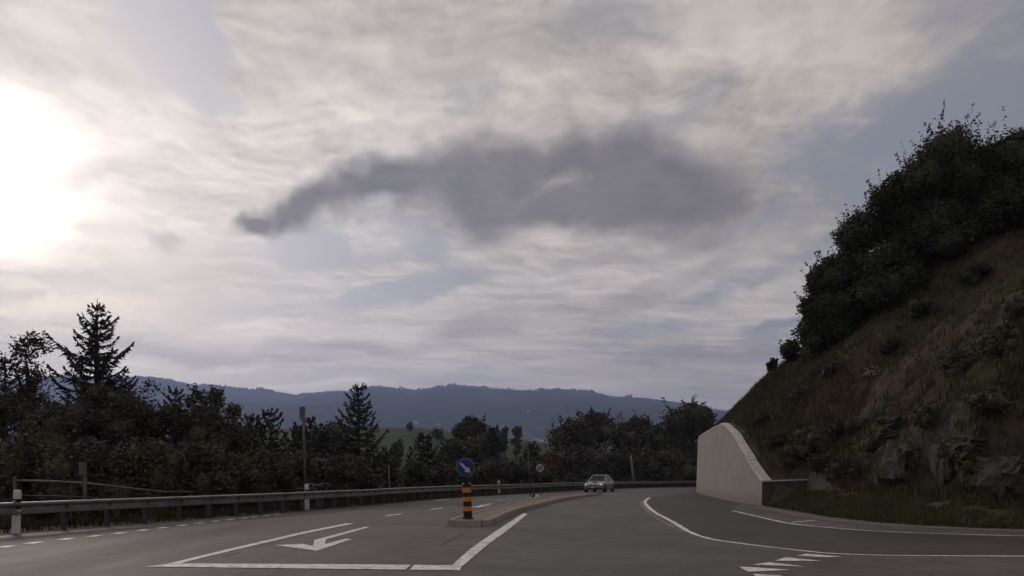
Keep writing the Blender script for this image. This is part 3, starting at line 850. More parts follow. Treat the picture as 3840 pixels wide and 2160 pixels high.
def rock(u, v_mid, d, size, seed, label, rz=0.0, tilt=0.0):
    bm = bmesh.new(); bmesh.ops.create_icosphere(bm, subdivisions=4, radius=1.0)
    off = Vector((seed*3.7, seed*1.3, seed*7.1))
    for v in bm.verts:
        p = v.co.copy()
        # blocky: snap towards cleavage planes, then fracture
        q = Vector((math.copysign(abs(p.x)**0.6, p.x), math.copysign(abs(p.y)**0.6, p.y), math.copysign(abs(p.z)**0.65, p.z)))
        r = 1 + 0.30*mnoise.fractal(p*1.3 + off, 1.0, 2.0, 3)
        cell = mnoise.cell(p*2.2 + off)
        r += 0.16*(cell - 0.5) + 0.10*mnoise.fractal(p*5 + off, 0.8, 2.0, 3)
        v.co = Vector((q.x*size[0]/2, q.y*size[1]/2, q.z*size[2]/2))*r*0.85
    me = bpy.data.meshes.new('rock_outcrop'); bm.to_mesh(me); bm.free(); me.materials.append(M_ROCK)
    o = bpy.data.objects.new('rock_outcrop', me); COL.objects.link(o)
    for dd in np.arange(d - 4, d + 8, 0.1):                 # where the sight line meets the slope
        if hz(PX(u, dd), dd) > ZV(v_mid, dd): d = float(dd) + 0.12*size[1]; break
    o.location = (PX(u, d), d, ZV(v_mid, d) - 0.08*size[2]); o.rotation_euler = (tilt, 0, rz)
    tag(o, label, 'rock', 'rocks breaking out of the hillside')
    return o
rock(3400, 1770, 24.6, (1.7, 2.2, 2.7), 1, 'tall dark crag standing above the grass verge, with a hollow beneath its top', R(15))
rock(3550, 1745, 23.0, (1.0, 1.8, 2.4), 2, 'narrow upright lichen-spotted rock pillar beside the tall dark crag', R(-10))
rock(3790, 1800, 20.9, (2.3, 2.0, 1.9), 3, 'wide dark rock face cut by the right picture edge', R(20))
rock(3370, 1600, 27.0, (1.5, 1.4, 0.9), 4, 'blunt boulder crowning the tall dark crag', R(25))
rock(3230, 1590, 29.6, (1.1, 1.3, 0.9), 5, 'small rounded dark boulder in the slope above the mossy return wall', R(40))
rock(3010, 1640, 37.4, (1.2, 1.5, 0.9), 6, 'low half-buried rock just behind the sloping end of the concrete wall', R(10))
rock(3830, 1200, 30.5, (1.6, 1.8, 2.4), 7, 'big dark rock high on the slope under the trees', R(-20))
rock(3660, 1665, 25.0, (1.6, 1.7, 0.8), 8, 'broad weathered rock shelf between the pillar and the right picture edge', R(-5), R(10))

# ------------------------------------------------------------------ grass and dry weeds on the hillside
M_GRASS = mat('grass_blades', (0.094, 0.096, 0.046), 0.9, 0.3, 0.5, base2=(0.060, 0.064, 0.032), spec=0.1)
M_DRY = mat('dry_weeds', (0.120, 0.092, 0.064), 0.9, 0.3, 0.6, base2=(0.070, 0.056, 0.040), spec=0.1)
def tufts(name, label, P, hmin, hmax, m, blades=4, seed=1, wid=0.022):
    rng = np.random.default_rng(seed); n_ = len(P)*blades
    B = np.repeat(P, blades, 0) + np.c_[rng.normal(0, 0.05, (n_, 2)), np.zeros(n_)]
    h = rng.uniform(hmin, hmax, n_); an = rng.uniform(0, 2*PI, n_); ln = rng.uniform(0.1, 0.7, n_)*h
    w = rng.uniform(0.5, 1.2, n_)*wid
    dx, dy = np.cos(an), np.sin(an); px, py = -dy*w, dx*w
    mid = B + np.c_[dx*ln*.35, dy*ln*.35, h*.6]; tip = B + np.c_[dx*ln, dy*ln, h]
    V = np.stack([B + np.c_[px, py, 0*h], B - np.c_[px, py, 0*h], mid - np.c_[px, py, 0*h]*.7, mid + np.c_[px, py, 0*h]*.7, tip], 1).reshape(-1, 3)
    k = np.arange(n_)*5
    Fc = np.concatenate([np.stack([k, k+1, k+2], 1), np.stack([k, k+2, k+3], 1), np.stack([k+3, k+2, k+4], 1)])
    o = mesh_np(name, V, Fc, m); tag(o, label, 'grass', kind='stuff'); return o
def hill_points(n_, seed, dmin, dmax, smin, smax, thr, sc=0.26, above=True):
    rng = np.random.default_rng(seed); s = rng.uniform(smin, smax, n_); d = dmin + (dmax - dmin)*rng.uniform(0, 1, n_)**1.3
    i = np.interp(s, ES, np.arange(len(ES))).astype(int)
    T = np.gradient(EDGE, axis=0); T /= np.linalg.norm(T, axis=1)[:, None]
    N = np.stack([T[:, 1], -T[:, 0]], 1)
    xy = EDGE[i] + N[i]*d[:, None] + rng.normal(0, .15, (n_, 2))
    dd, side, idx = near_curve(xy, EDGE)
    ok = (side > 0) & (dd > dmin*0.8) & ~((ES[idx] > -0.6) & (dd < 0.75))
    f = fbm_grid(xy[:, 0], xy[:, 1], sc, 5.0, 4)
    ok &= (f > thr) if above else (f < thr)
    xy = xy[ok]
    return np.c_[xy, hill_z(xy[:, 0], xy[:, 1]) - 0.02]
tufts('grass', 'short green grass on the verge at the foot of the hill', hill_points(15000, 1, 0.05, 3.0, -24, -0.6, -0.45), 0.05, 0.20, M_GRASS, 5, 1, 0.012)
tufts('grass', 'shaggy green grass over the upper hillside', hill_points(22000, 2, 2.6, 15, -26, 42, -0.08), 0.10, 0.38, M_GRASS, 4, 2, 0.02)
tufts('dry_grass', 'brown dry weeds over the hillside slope', hill_points(24000, 3, 2.0, 14, -26, 42, 0.02, above=False), 0.12, 0.5, M_DRY, 3, 3, 0.018)
tufts('dry_grass', 'tangled brown and green weeds just behind the top of the concrete wall', hill_points(9000, 6, 0.7, 5.0, 0.2, 36, -2.0), 0.12, 0.42, M_DRY, 3, 6, 0.018)
tufts('grass', 'green grass just behind the top of the concrete wall', hill_points(9000, 7, 0.7, 5.0, 0.2, 36, -0.1), 0.10, 0.32, M_GRASS, 4, 7, 0.016)
Pr = RAIL[(RAIL[:, 1] > 8) & (RAIL[:, 1] < 110)]
def verge_points():
    rng = np.random.default_rng(8); i = rng.integers(0, len(Pr) - 1, 9000)
    T = np.gradient(Pr, axis=0); T /= np.linalg.norm(T, axis=1)[:, None]; N = np.stack([-T[:, 1], T[:, 0]], 1)
    dd = 0.25 + 4.2*rng.uniform(0, 1, len(i))**1.5
    xy = Pr[i] + (Pr[i + 1] - Pr[i])*rng.uniform(0, 1, (len(i), 1)) + N[i]*dd[:, None]
    return np.c_[xy, ground_z(xy[:, 0], xy[:, 1])]
M_RANK = mat('rank_grass', (0.052, 0.054, 0.026), 0.9, 0.3, 0.5, base2=(0.034, 0.036, 0.018), spec=0.1)
tufts('grass', 'rank dark grass under and behind the roadside guardrail', verge_points(), 0.12, 0.36, M_RANK, 4, 9, 0.016)

# ------------------------------------------------------------------ trees
M_BARK = mat('bark', (0.050, 0.040, 0.033), 0.95, 0.35, 6, bump=0.6, stretch=(4, 4, 0.6))
def leaf_mat(name, a, b_, sc=0.8):
    return mat(name, a, 0.75, 0, sc, 5, base2=b_, spec=0.15)
M_SPRUCE = leaf_mat('spruce_needles', (0.060, 0.058, 0.046), (0.038, 0.039, 0.031))
M_LEAF = leaf_mat('dark_leaves', (0.092, 0.089, 0.056), (0.064, 0.064, 0.042))
M_LEAF2 = leaf_mat('olive_leaves', (0.118, 0.106, 0.052), (0.064, 0.060, 0.030))
M_AUT = leaf_mat('autumn_leaves', (0.16, 0.088, 0.032), (0.085, 0.060, 0.026))
M_RED = leaf_mat('brown_leaves', (0.088, 0.070, 0.052), (0.056, 0.048, 0.036))
M_SLOPE = leaf_mat('hillside_leaves', (0.074, 0.076, 0.042), (0.050, 0.052, 0.030))

def quads_from(A, B, w, rng):
    """flat twigs from A to B with width w, random roll"""
    D = B - A; r = rng.normal(0, 1, A.shape); S = np.cross(D, r); S /= np.maximum(np.linalg.norm(S, axis=1), 1e-6)[:, None]
    S *= (w/2)[:, None] if hasattr(w, '__len__') else w/2
    V = np.stack([A - S*.5, A + S*.5, (A + B)/2 + S, B, (A + B)/2 - S], 1).reshape(-1, 3)
    k = np.arange(len(A))*5
    return V, np.concatenate([np.stack([k, k+1, k+2], 1), np.stack([k, k+2, k+4], 1), np.stack([k+4, k+2, k+3], 1)])

def spruce(label, u, vtop, d, hw, base=None, seed=1, dense=1.0, hang=0.5, sparse=False, cat='tree', group='conifers', m=None, lift=0.0, twig=1.0, cone=0.55):
    rng = np.random.default_rng(seed)
    x = PX(u, d); zb = float(ground_z([x], [d])[0]) if base is None else base
    h = ZV(vtop, d) - zb; r = hw/F*d
    root = thing('spruce_tree', label, cat, (x, d, zb), 0, group)
    pts = [(0, 0, -0.3)]; rad = [0.022*h + 0.03]
    wv = rng.normal(0, 0.012*h, (3, 2))
    for t in (0.25, 0.5, 0.75, 1.0):
        k = 4*t - 1; o = wv[int(min(k, 2))]*(0.5 if t < 1 else 0)
        pts.append((o[0], o[1], h*t)); rad.append((0.022*h + 0.03)*(1 - t*0.96))
    MB().tube(pts, rad, 7).build('trunk', M_BARK, root)
    A = []; B = []; W = []
    nw = int((h/ (0.42 if not sparse else 0.52))*(0.9 + 0.2*dense))
    tx = np.array([p[2] for p in pts]); cx = np.array([p[0] for p in pts]); cyy = np.array([p[1] for p in pts])
    for i in range(nw):
        t = 0.05 + 0.93*(i/nw)
        if sparse and rng.random() < 0.12: continue
        z0 = h*t
        L0 = r*math.tanh(cone*(h - z0)/r)*rng.uniform(0.74, 1.10) + 0.06
        nb = rng.integers(4, 7) if not sparse else rng.integers(3, 6)
        a0 = rng.uniform(0, 2*PI)
        for b_ in range(nb):
            an = a0 + 2*PI*b_/nb + rng.normal(0, .25); L = L0*rng.uniform(0.65, 1.15)
            if rng.random() < 0.06: L *= 1.35
            up = (0.55*t - 0.22 + lift) + rng.normal(0, .08); cu = 0.30 + rng.normal(0, .08)
            ns = max(4, int(L/0.16*dense)); sv = np.linspace(0.0, 1, ns + 1)
            bx = np.interp(z0, tx, cx) + np.cos(an)*L*sv; by = np.interp(z0, tx, cyy) + np.sin(an)*L*sv
            bz = z0 + L*(up*sv - 0.22*np.sin(sv*PI)*(1 - t) + cu*sv**2.2)
            P = np.stack([bx, by, bz], 1)
            A.append(P[:-1]); B.append(P[1:] + (P[1:] - P[:-1])*.25); W.append(np.full(ns, (0.07 + 0.02*L)*(0.6 + 0.4*twig)))
            # side sprays and hanging twigs
            for side in (-1, 1):
                kk = rng.random(ns) < (0.95 if not sparse else 0.7)
                q = P[1:][kk]; sl = (0.16 + 0.26*L*(1 - sv[1:][kk])**0.7)*rng.uniform(.5, 1.2, kk.sum())*twig
                an2 = an + side*rng.uniform(0.5, 1.1, kk.sum())
                A.append(q); B.append(q + np.stack([np.cos(an2)*sl, np.sin(an2)*sl, sl*rng.uniform(-.55, .25, kk.sum())], 1)); W.append(rng.uniform(.05, .10, kk.sum())*twig)
            kk = rng.random(ns) < hang
            q = P[1:][kk]; hl = rng.uniform(.10, .42, kk.sum())*(0.5 + 0.6*(1 - t))*twig
            A.append(q); B.append(q + np.stack([rng.normal(0, .04, kk.sum()), rng.normal(0, .04, kk.sum()), -hl], 1)); W.append(rng.uniform(.05, .10, kk.sum())*twig)
            # clumped tip
            A.append(P[-1:]); B.append(P[-1:] + np.array([[np.cos(an)*.12, np.sin(an)*.12, .14]])*twig); W.append(np.array([.12])*twig)
    A = np.concatenate(A); B = np.concatenate(B); W = np.concatenate(W)
    V, Fc = quads_from(A, B, W, rng)
    mesh_np('crown', V, Fc, m or M_SPRUCE, root)
    return root

def leaves(P, size, rng, flat=0.5):
    n_ = len(P); D = rng.normal(0, 1, (n_, 3)); D[:, 2] *= flat; D /= np.linalg.norm(D, axis=1)[:, None]
    s_ = size*rng.uniform(.6, 1.3, n_)
    return quads_from(P - D*(s_/2)[:, None], P + D*(s_/2)[:, None], s_*rng.uniform(.5, .8, n_), rng)

def broadleaf(name, label, cat, x, y, zb, h, w, seed, m, leaf=0.22, n_leaf=5000, trunk=0.3, spikes=10, core=True, group=None, squash=1.0, airy=False, shoots=()):
    """trunk, limbs and a crown of leaf clumps; h height, w full width"""
    rng = np.random.default_rng(seed)
    root = thing(name, label, cat, (x, y, zb), 0, group)
    mb = MB()
    top = h*0.8
    mb.tube([(0, 0, -0.3), (rng.normal(0, .05)*w*.3, 0, h*.3), (rng.normal(0, .1)*w*.4, rng.normal(0, .05)*w, top)], [0.03*h + .03, 0.024*h + .02, 0.008*h], 7)
    blobs = []
    nb = int(max(8, 6 + w*1.3, 2.6*h*(1 - trunk)/max(w, .5)*2.2))
    for i in range(nb):
        t = trunk + (1 - trunk)*rng.uniform(0.12, 0.86)
        tt = (t - trunk)/(1 - trunk); pr = (1 - max(0, (tt - .35)/.65)**2.2)**0.5*(0.75 + 0.25*min(1, tt/.35))
        an = rng.uniform(0, 2*PI); rr = w/2*pr*rng.uniform(0.15, 0.72)
        c = np.array([math.cos(an)*rr, math.sin(an)*rr, h*t]); br = w*rng.uniform(.17, .30)
        c[2] = min(c[2], h - br*0.75)
        blobs.append((c, br))
        mb.tube([(0, 0, h*max(.15, t - .3)), tuple(c*np.array([.5, .5, 1]) - np.array([0, 0, .08*h])), tuple(c)], [0.012*h + .01, 0.008*h + .008, 0.006], 5)
    c = np.array([rng.normal(0, .04)*w, 0, h - w*.17]); blobs.append((c, w*.19)); c = c + np.array([w*.16, 0, -w*.10]); blobs.append((c, w*.2)); c = c - np.array([w*.34, 0, w*.05]); blobs.append((c, w*.2))
    mb.build('trunk', M_BARK, root)
    V = []; Fc = []; o = 0
    per = n_leaf//len(blobs)
    for c, br in blobs:
        D = rng.normal(0, 1, (per, 3)); D /= np.linalg.norm(D, axis=1)[:, None]
        lump = 1 + 0.35*np.array([fbm(a*2.2 + seed, b*2.2, g*2.2 + c[0], 3) for a, b, g in D])
        rad = br*lump*(rng.uniform(0, 1, per)**(0.30 if not airy else 0.55))*1.05
        P = c + D*rad[:, None]*np.array([1, 1, 0.85*squash])
        P = P[P[:, 2] > h*trunk*0.35]
        v, f = leaves(P, leaf, rng); V.append(v); Fc.append(f + o); o += len(v)
        if core:
            bm = bmesh.new(); bmesh.ops.create_icosphere(bm, subdivisions=2, radius=1.0)
            cv = np.array([tuple(q.co*(0.62 + 0.25*mnoise.fractal(q.co*2 + Vector((seed, 0, c[0])), 1, 2, 2))) for q in bm.verts])*br + c
            cf = np.array([[q.index for q in fc.verts] for fc in bm.faces]); bm.free()
            V.append(cv); Fc.append(cf + o); o += len(cv)
    # shoots that break the outline
    for k in range(spikes):
        c, br = blobs[rng.integers(len(blobs))]
        an = rng.uniform(0, 2*PI); st = c + np.array([math.cos(an)*br*.6, math.sin(an)*br*.6, br*.6])
        L = rng.uniform(.3, 1.0)*br*1.1; dr = np.array([math.cos(an)*rng.uniform(.2, .9), math.sin(an)*.35, 1.0]); ns = int(7 + L*9)
        P = st + dr*np.linspace(0, L, ns)[:, None] + rng.normal(0, leaf*.35, (ns, 3))
        v, f = leaves(P, leaf, rng); V.append(v); Fc.append(f + o); o += len(v)
    for sx, sy, L in shoots:                                  # single long shoots at the top
        ns = int(26*L); tt = np.linspace(0, 1, ns)
        P = np.c_[sx + tt*L*.12, sy + 0*tt, h - .35 + tt*L] + rng.normal(0, leaf*.5, (ns, 3))*(1.25 - tt)[:, None]
        v, f = leaves(P, leaf*1.1, rng); V.append(v); Fc.append(f + o); o += len(v)
    mesh_np('crown', np.concatenate(V), np.concatenate(Fc), m, root)
    return root

def bl(name, label, u, vtop, d, hw, seed, m, zb=None, **kw):
    x = PX(u, d); z0 = float(ground_z([x], [d])[0]) if zb is None else zb
    h = ZV(vtop, d) - z0
    w = 2*hw/F*d*kw.pop('wide', 1.0)
    return broadleaf(name, label, kw.pop('cat', 'tree'), x, d, z0, h, w, seed, m, **kw)

GC = 'conifers beyond the guardrail'; GB = 'broad-leaved trees beyond the guardrail'
# ---- left of the road
spruce('tallest spruce at left with drooping twigs, standing clear against the bright sky', 365, 1118, 40, 165, None, 11, 1.7, 0.9, False, group=GC, twig=1.22, cone=0.52)
spruce('tall thin spruce with bare upswept side branches in front of the blue hill', 1342, 1432, 46, 125, None, 12, 1.6, 0.75, False, group=GC, lift=0.08, twig=1.2, cone=0.60)
spruce('bushy dark spruce just left of the tall steel pole, its top below the hill crest', 1010, 1523, 44, 115, None, 13, 1.35, 0.5, group=GC, twig=1.5)
spruce('dark spruce hidden behind the tall steel pole, left one of the pair', 1118, 1572, 46, 105, None, 14, 1.35, 0.5, group=GC, twig=1.5)
spruce('dark spruce directly right of the tall steel pole', 1163, 1554, 48, 110, None, 15, 1.35, 0.5, group=GC, twig=1.5)
spruce('small dark spruce between the pole and the tall thin spruce', 1216, 1598, 47, 85, None, 16, 1.3, 0.5, group=GC, twig=1.4)
spruce('dark spruce close to the left foot of the tall thin spruce', 1285, 1650, 45, 90, None, 17, 1.3, 0.5, group=GC, twig=1.4)
spruce('low dark spruce close to the right foot of the tall thin spruce', 1400, 1690, 44, 75, None, 18, 1.3, 0.5, group=GC, twig=1.4)
spruce('small spruce tip poking above the thicket right of the tallest spruce', 655, 1440, 42, 95, None, 19, 1.0, 0.5, group=GC, twig=1.2)
spruce('small pointed spruce at the right end of the thicket', 945, 1545, 43, 80, None, 20, 1.3, 0.5, group=GC, twig=1.4)
spruce('dark spruce cut by the left picture edge', 20, 1318, 41, 150, None, 21, 1.1, 0.5, group=GC, twig=1.2)
spruce('broad squat dark spruce left of the blue arrow sign', 1588, 1622, 62, 120, None, 22, 1.4, 0.5, group=GC, twig=2.0)
spruce('narrow dark spruce right of the round treetop on the meadow', 1850, 1592, 78, 60, None, 23, 1.3, 0.5, group=GC, twig=2.0)
spruce('small dark spruce beside the thin leaning pole', 1992, 1655, 84, 45, None, 24, 1.3, 0.5, group=GC, twig=2.0)
spruce('dark spruce standing behind the blue arrow sign', 1715, 1660, 66, 90, None, 25, 1.4, 0.5, group=GC, twig=2.0)
spruce('slim spruce tip between the two leftmost feathery treetops', 770, 1478, 41, 70, None, 26, 1.3, 0.5, group=GC, twig=1.3)
spruce('low spruce tip right of the lower feathery treetop', 905, 1572, 40, 80, None, 27, 1.3, 0.5, group=GC, twig=1.3)
spruce('dark spruce tip in the thicket right of the tallest spruce trunk', 470, 1452, 39, 90, None, 28, 1.3, 0.5, group=GC, twig=1.3)
spruce('dark spruce at the left end of the meadow view, below the thin spruce branches', 1450, 1672, 52, 70, None, 29, 1.3, 0.5, group=GC, twig=1.5)
bl('birch_tree', 'airy fine-leaved tree left of the tallest spruce, sky showing through', 112, 1243, 42, 105, 31, M_RED, n_leaf=3600, leaf=0.17, core=False, spikes=16, trunk=.35, airy=True, group=GB)
bl('young_tree', 'sparse twiggy treetop just right of the tallest spruce', 560, 1418, 43, 75, 32, M_RED, n_leaf=700, leaf=0.15, core=False, spikes=22, trunk=.5, airy=True, group=GB)
bl('young_tree', 'upswept feathery treetop leaning right above the thicket', 742, 1462, 44, 55, 33, M_LEAF2, n_leaf=1300, leaf=0.17, core=False, spikes=22, trunk=.5, group=GB)
bl('young_tree', 'upright feathery treetop beside the small spruce tips', 806, 1455, 45, 45, 34, M_LEAF2, n_leaf=1300, leaf=0.17, core=False, spikes=20, trunk=.5, group=GB)
bl('young_tree', 'lower feathery treetop at the right of the thicket', 872, 1512, 45, 50, 35, M_LEAF2, n_leaf=1300, leaf=0.17, core=False, spikes=20, trunk=.5, group=GB)
thick = [(40, 1470, 36, 150, M_RED, 'brownish bush at the left picture edge below the airy tree'), (200, 1500, 35, 150, M_LEAF, 'dark bush below the airy tree, left of the tallest spruce'),
         (360, 1440, 37, 120, M_LEAF, 'dense dark bush hiding the foot of the tallest spruce'), (500, 1475, 36, 140, M_RED, 'brownish thicket tree right of the tallest spruce'),
         (640, 1510, 36, 130, M_RED, 'brownish thicket tree under the small spruce tip'), (770, 1530, 37, 130, M_RED, 'rust-tinged thicket tree under the feathery treetops'),
         (890, 1590, 37, 110, M_LEAF, 'dark thicket tree at the right end of the thicket'),
         (110, 1620, 28, 170, M_LEAF, 'dark shrub behind the white and black post at left'), (330, 1640, 28, 170, M_LEAF, 'dark shrub behind the short grey post at left'),
         (560, 1650, 30, 170, M_LEAF, 'dark shrub where the thin handrail meets the guardrail'), (780, 1660, 32, 160, M_LEAF, 'dark shrub behind the guardrail left of the tall steel pole'),
         (980, 1690, 35, 140, M_LEAF, 'dark shrub at the foot of the bushy dark spruce'), (1130, 1690, 37, 130, M_LEAF, 'dark shrub at the foot of the tall steel pole'),
         (1280, 1710, 38, 120, M_LEAF, 'dark shrub behind the guardrail under the tall thin spruce')]
for i, (u, v, d, hw, m, lab) in enumerate(thick):
    bl('thicket_tree', lab, u, v, d, hw, 40 + i, m, n_leaf=9500, leaf=0.145, trunk=.06, spikes=14, group='thicket beyond the guardrail', cat='bush' if 'shrub' in lab or 'bush' in lab else 'tree')
# ---- middle distance
bl('round_tree', 'dark round-topped tree against the blue hill above the arrow sign', 1757, 1560, 92, 80, 61, M_LEAF, n_leaf=4200, leaf=0.36, trunk=.2, group=GB)
bl('meadow_tree', 'leafy tree right below the round-topped tree', 1800, 1625, 88, 100, 62, M_LEAF2, n_leaf=3600, leaf=0.36, trunk=.12, group=GB)
bl('meadow_tree', 'leafy tree between the squat spruce and the round-topped tree', 1690, 1640, 84, 100, 63, M_LEAF, n_leaf=3600, leaf=0.36, trunk=.12, group=GB)
bl('meadow_tree', 'small round tree alone on the far meadow crest, left of two', 1893, 1602, 190, 17, 64, M_LEAF, n_leaf=900, leaf=0.5, trunk=.2, group=GB, spikes=3)
bl('meadow_tree', 'small round tree alone on the far meadow crest, right of two', 1937, 1598, 185, 26, 65, M_LEAF, n_leaf=1200, leaf=0.5, trunk=.15, group=GB, spikes=3)
bl('meadow_tree', 'hazy round tree behind the tall thin spruce', 1250, 1578, 130, 75, 66, M_LEAF, n_leaf=2000, leaf=0.5, trunk=.2, group=GB)
bl('meadow_tree', 'thin hazy tree on the meadow crest right of the tall thin spruce', 1535, 1590, 240, 14, 111, M_LEAF, n_leaf=700, leaf=0.6, trunk=.2, group=GB, spikes=6)
bl('meadow_tree', 'low round bush on the meadow crest above the squat spruce', 1640, 1606, 215, 24, 112, M_LEAF, n_leaf=900, leaf=0.5, trunk=.05, group=GB, spikes=4)
bl('meadow_tree', 'low dark tree on the meadow slope left of the squat spruce', 1490, 1655, 120, 30, 113, M_LEAF, n_leaf=1400, leaf=0.4, trunk=.1, group=GB, spikes=5)
bl('shrub', 'pale green shrub behind the guardrail left of the squat spruce', 1468, 1752, 47, 45, 67, M_LEAF2, n_leaf=1600, leaf=0.2, trunk=.1, spikes=8, group='shrubs behind the guardrail', cat='bush')
for i, (u, v, d, hw, m, lab) in enumerate([
        (1560, 1730, 58, 80, M_LEAF, 'dark shrub at the foot of the squat spruce'), (1650, 1730, 62, 85, M_LEAF, 'dark shrub between the squat spruce and the arrow sign'),
        (1760, 1720, 64, 85, M_LEAF, 'dark shrub right behind the arrow sign'), (1850, 1720, 66, 85, M_LEAF, 'dark shrub behind the third white post'),
        (1940, 1735, 72, 75, M_LEAF, 'dark shrub left of the thin leaning pole'), (2010, 1730, 80, 60, M_LEAF, 'dark shrub behind the round white speed sign'),
        (1360, 1760, 42, 90, M_LEAF, 'dark low shrub behind the guardrail near the tall thin spruce')]):
    bl('shrub', lab, u, v, d, hw, 70 + i, m, n_leaf=3800, leaf=0.26, trunk=.05, spikes=6, group='shrubs behind the guardrail', cat='bush')
# ---- beyond the bend
bl('bush', 'orange-tinged bush right of the round white speed sign', 2062, 1690, 92, 55, 81, M_AUT, n_leaf=2600, leaf=0.34, trunk=.05, group='trees beyond the bend', cat='bush')
for i, (u, v, d, hw, m, lab, nl) in enumerate([
        (2135, 1572, 104, 78, M_LEAF2, 'olive green tree at the left end of the row beyond the car', 6000),
        (2238, 1540, 106, 82, M_LEAF2, 'tall olive tree directly above the car', 6500),
        (2330, 1600, 110, 60, M_LEAF, 'dark tree in the dip of the row behind the wooden post', 4000),
        (2385, 1562, 108, 70, M_LEAF2, 'bushy tree left of the tallest dark tree, above the wooden post', 5500),
        (2460, 1590, 104, 70, M_LEAF, 'dark bushy tree joining the tallest tree next to the wall', 5000),
        (2592, 1505, 104, 98, M_LEAF, 'tallest dark round tree beside the concrete wall', 9000),
        (2130, 1690, 98, 75, M_RED, 'brownish bush left of the car behind the guardrail', 3600),
        (2230, 1690, 98, 85, M_LEAF, 'dark bush right behind the car', 3600),
        (2330, 1690, 101, 85, M_LEAF, 'dark bush behind the leaning wooden post', 3600),
        (2430, 1690, 101, 85, M_LEAF, 'dark bush right of the leaning wooden post', 3600),
        (2530, 1680, 101, 85, M_LEAF, 'dark bush under the tallest dark round tree', 3600),
        (2620, 1670, 108, 80, M_LEAF, 'dark bush at the far edge of the concrete wall', 3600)]):
    bl('roadside_tree' if i < 6 else 'bush', lab, u, v, d, hw*1.25, 90 + i, m, n_leaf=int(nl*1.3), leaf=0.38, trunk=.12 if i < 6 else .04, spikes=14, group='trees beyond the bend', cat='tree' if i < 6 else 'bush')
bl('young_tree', 'thin hazy treetop rising behind the row above the car', 2320, 1545, 112, 40, 110, M_LEAF2, n_leaf=420, leaf=0.22, core=False, spikes=16, trunk=.5, airy=True, group='trees beyond the bend')
# ---- on the hillside
GS = 'trees on the steep hillside'
def slope(label, u, vtop, d, hw, seed, m=M_SLOPE, **kw):
    x = PX(u, d); z0 = hz(x, d) - 0.1
    h = max(0.8, ZV(vtop, d) - z0)
    return broadleaf(kw.pop('name', 'hillside_tree'), label, kw.pop('cat', 'tree'), x, d, z0, h, 2*hw/F*d, seed, m, group=GS, **kw)
sl = dict(leaf=0.13, trunk=.06, spikes=70)
slope('tallest tree on the hillside, with a thin leafy shoot against the sky', 3545, 500, 41, 190, 121, n_leaf=30000, shoots=[(-.3, 0, 2.1), (.25, .1, 1.1), (-.9, .1, .9), (1.0, 0, .8)], **sl)
slope('dark tree at the right picture edge on the hilltop', 3800, 495, 39.5, 180, 122, n_leaf=28000, **sl)
slope('leafy tree left of the tallest hillside tree, half way up', 3370, 650, 42, 150, 123, n_leaf=24000, **sl)
slope('leafy hillside tree in the middle of the leaning row', 3230, 800, 43.5, 130, 124, n_leaf=22000, **sl)
slope('leafy hillside tree on the lower outline of the row', 3120, 960, 43, 120, 125, n_leaf=18000, **sl)
slope('lowest of the big hillside trees, over the brown slope', 3070, 1090, 44, 95, 126, n_leaf=16000, **sl)
slope('dark bush filling the gap under the middle hillside tree', 3330, 930, 40.5, 140, 127, n_leaf=18000, **sl)
slope('dark bush under the tallest hillside tree', 3560, 780, 40, 150, 128, n_leaf=18000, **sl)
slope('dark bush under the tree at the right picture edge', 3790, 720, 38.3, 140, 129, n_leaf=18000, **sl)
slope('dark bush at the foot of the lowest big hillside tree', 3180, 1100, 42, 105, 130, n_leaf=14000, **sl)
slope('small bush on the slope outline below the big trees', 2963, 1278, 52, 48, 131, n_leaf=2200, leaf=.2, trunk=.05, spikes=12, name='bush', cat='bush')
slope('smallest bush low on the slope outline above the wall', 2893, 1385, 56, 26, 132, n_leaf=900, leaf=.2, trunk=.05, spikes=10, name='bush', cat='bush')
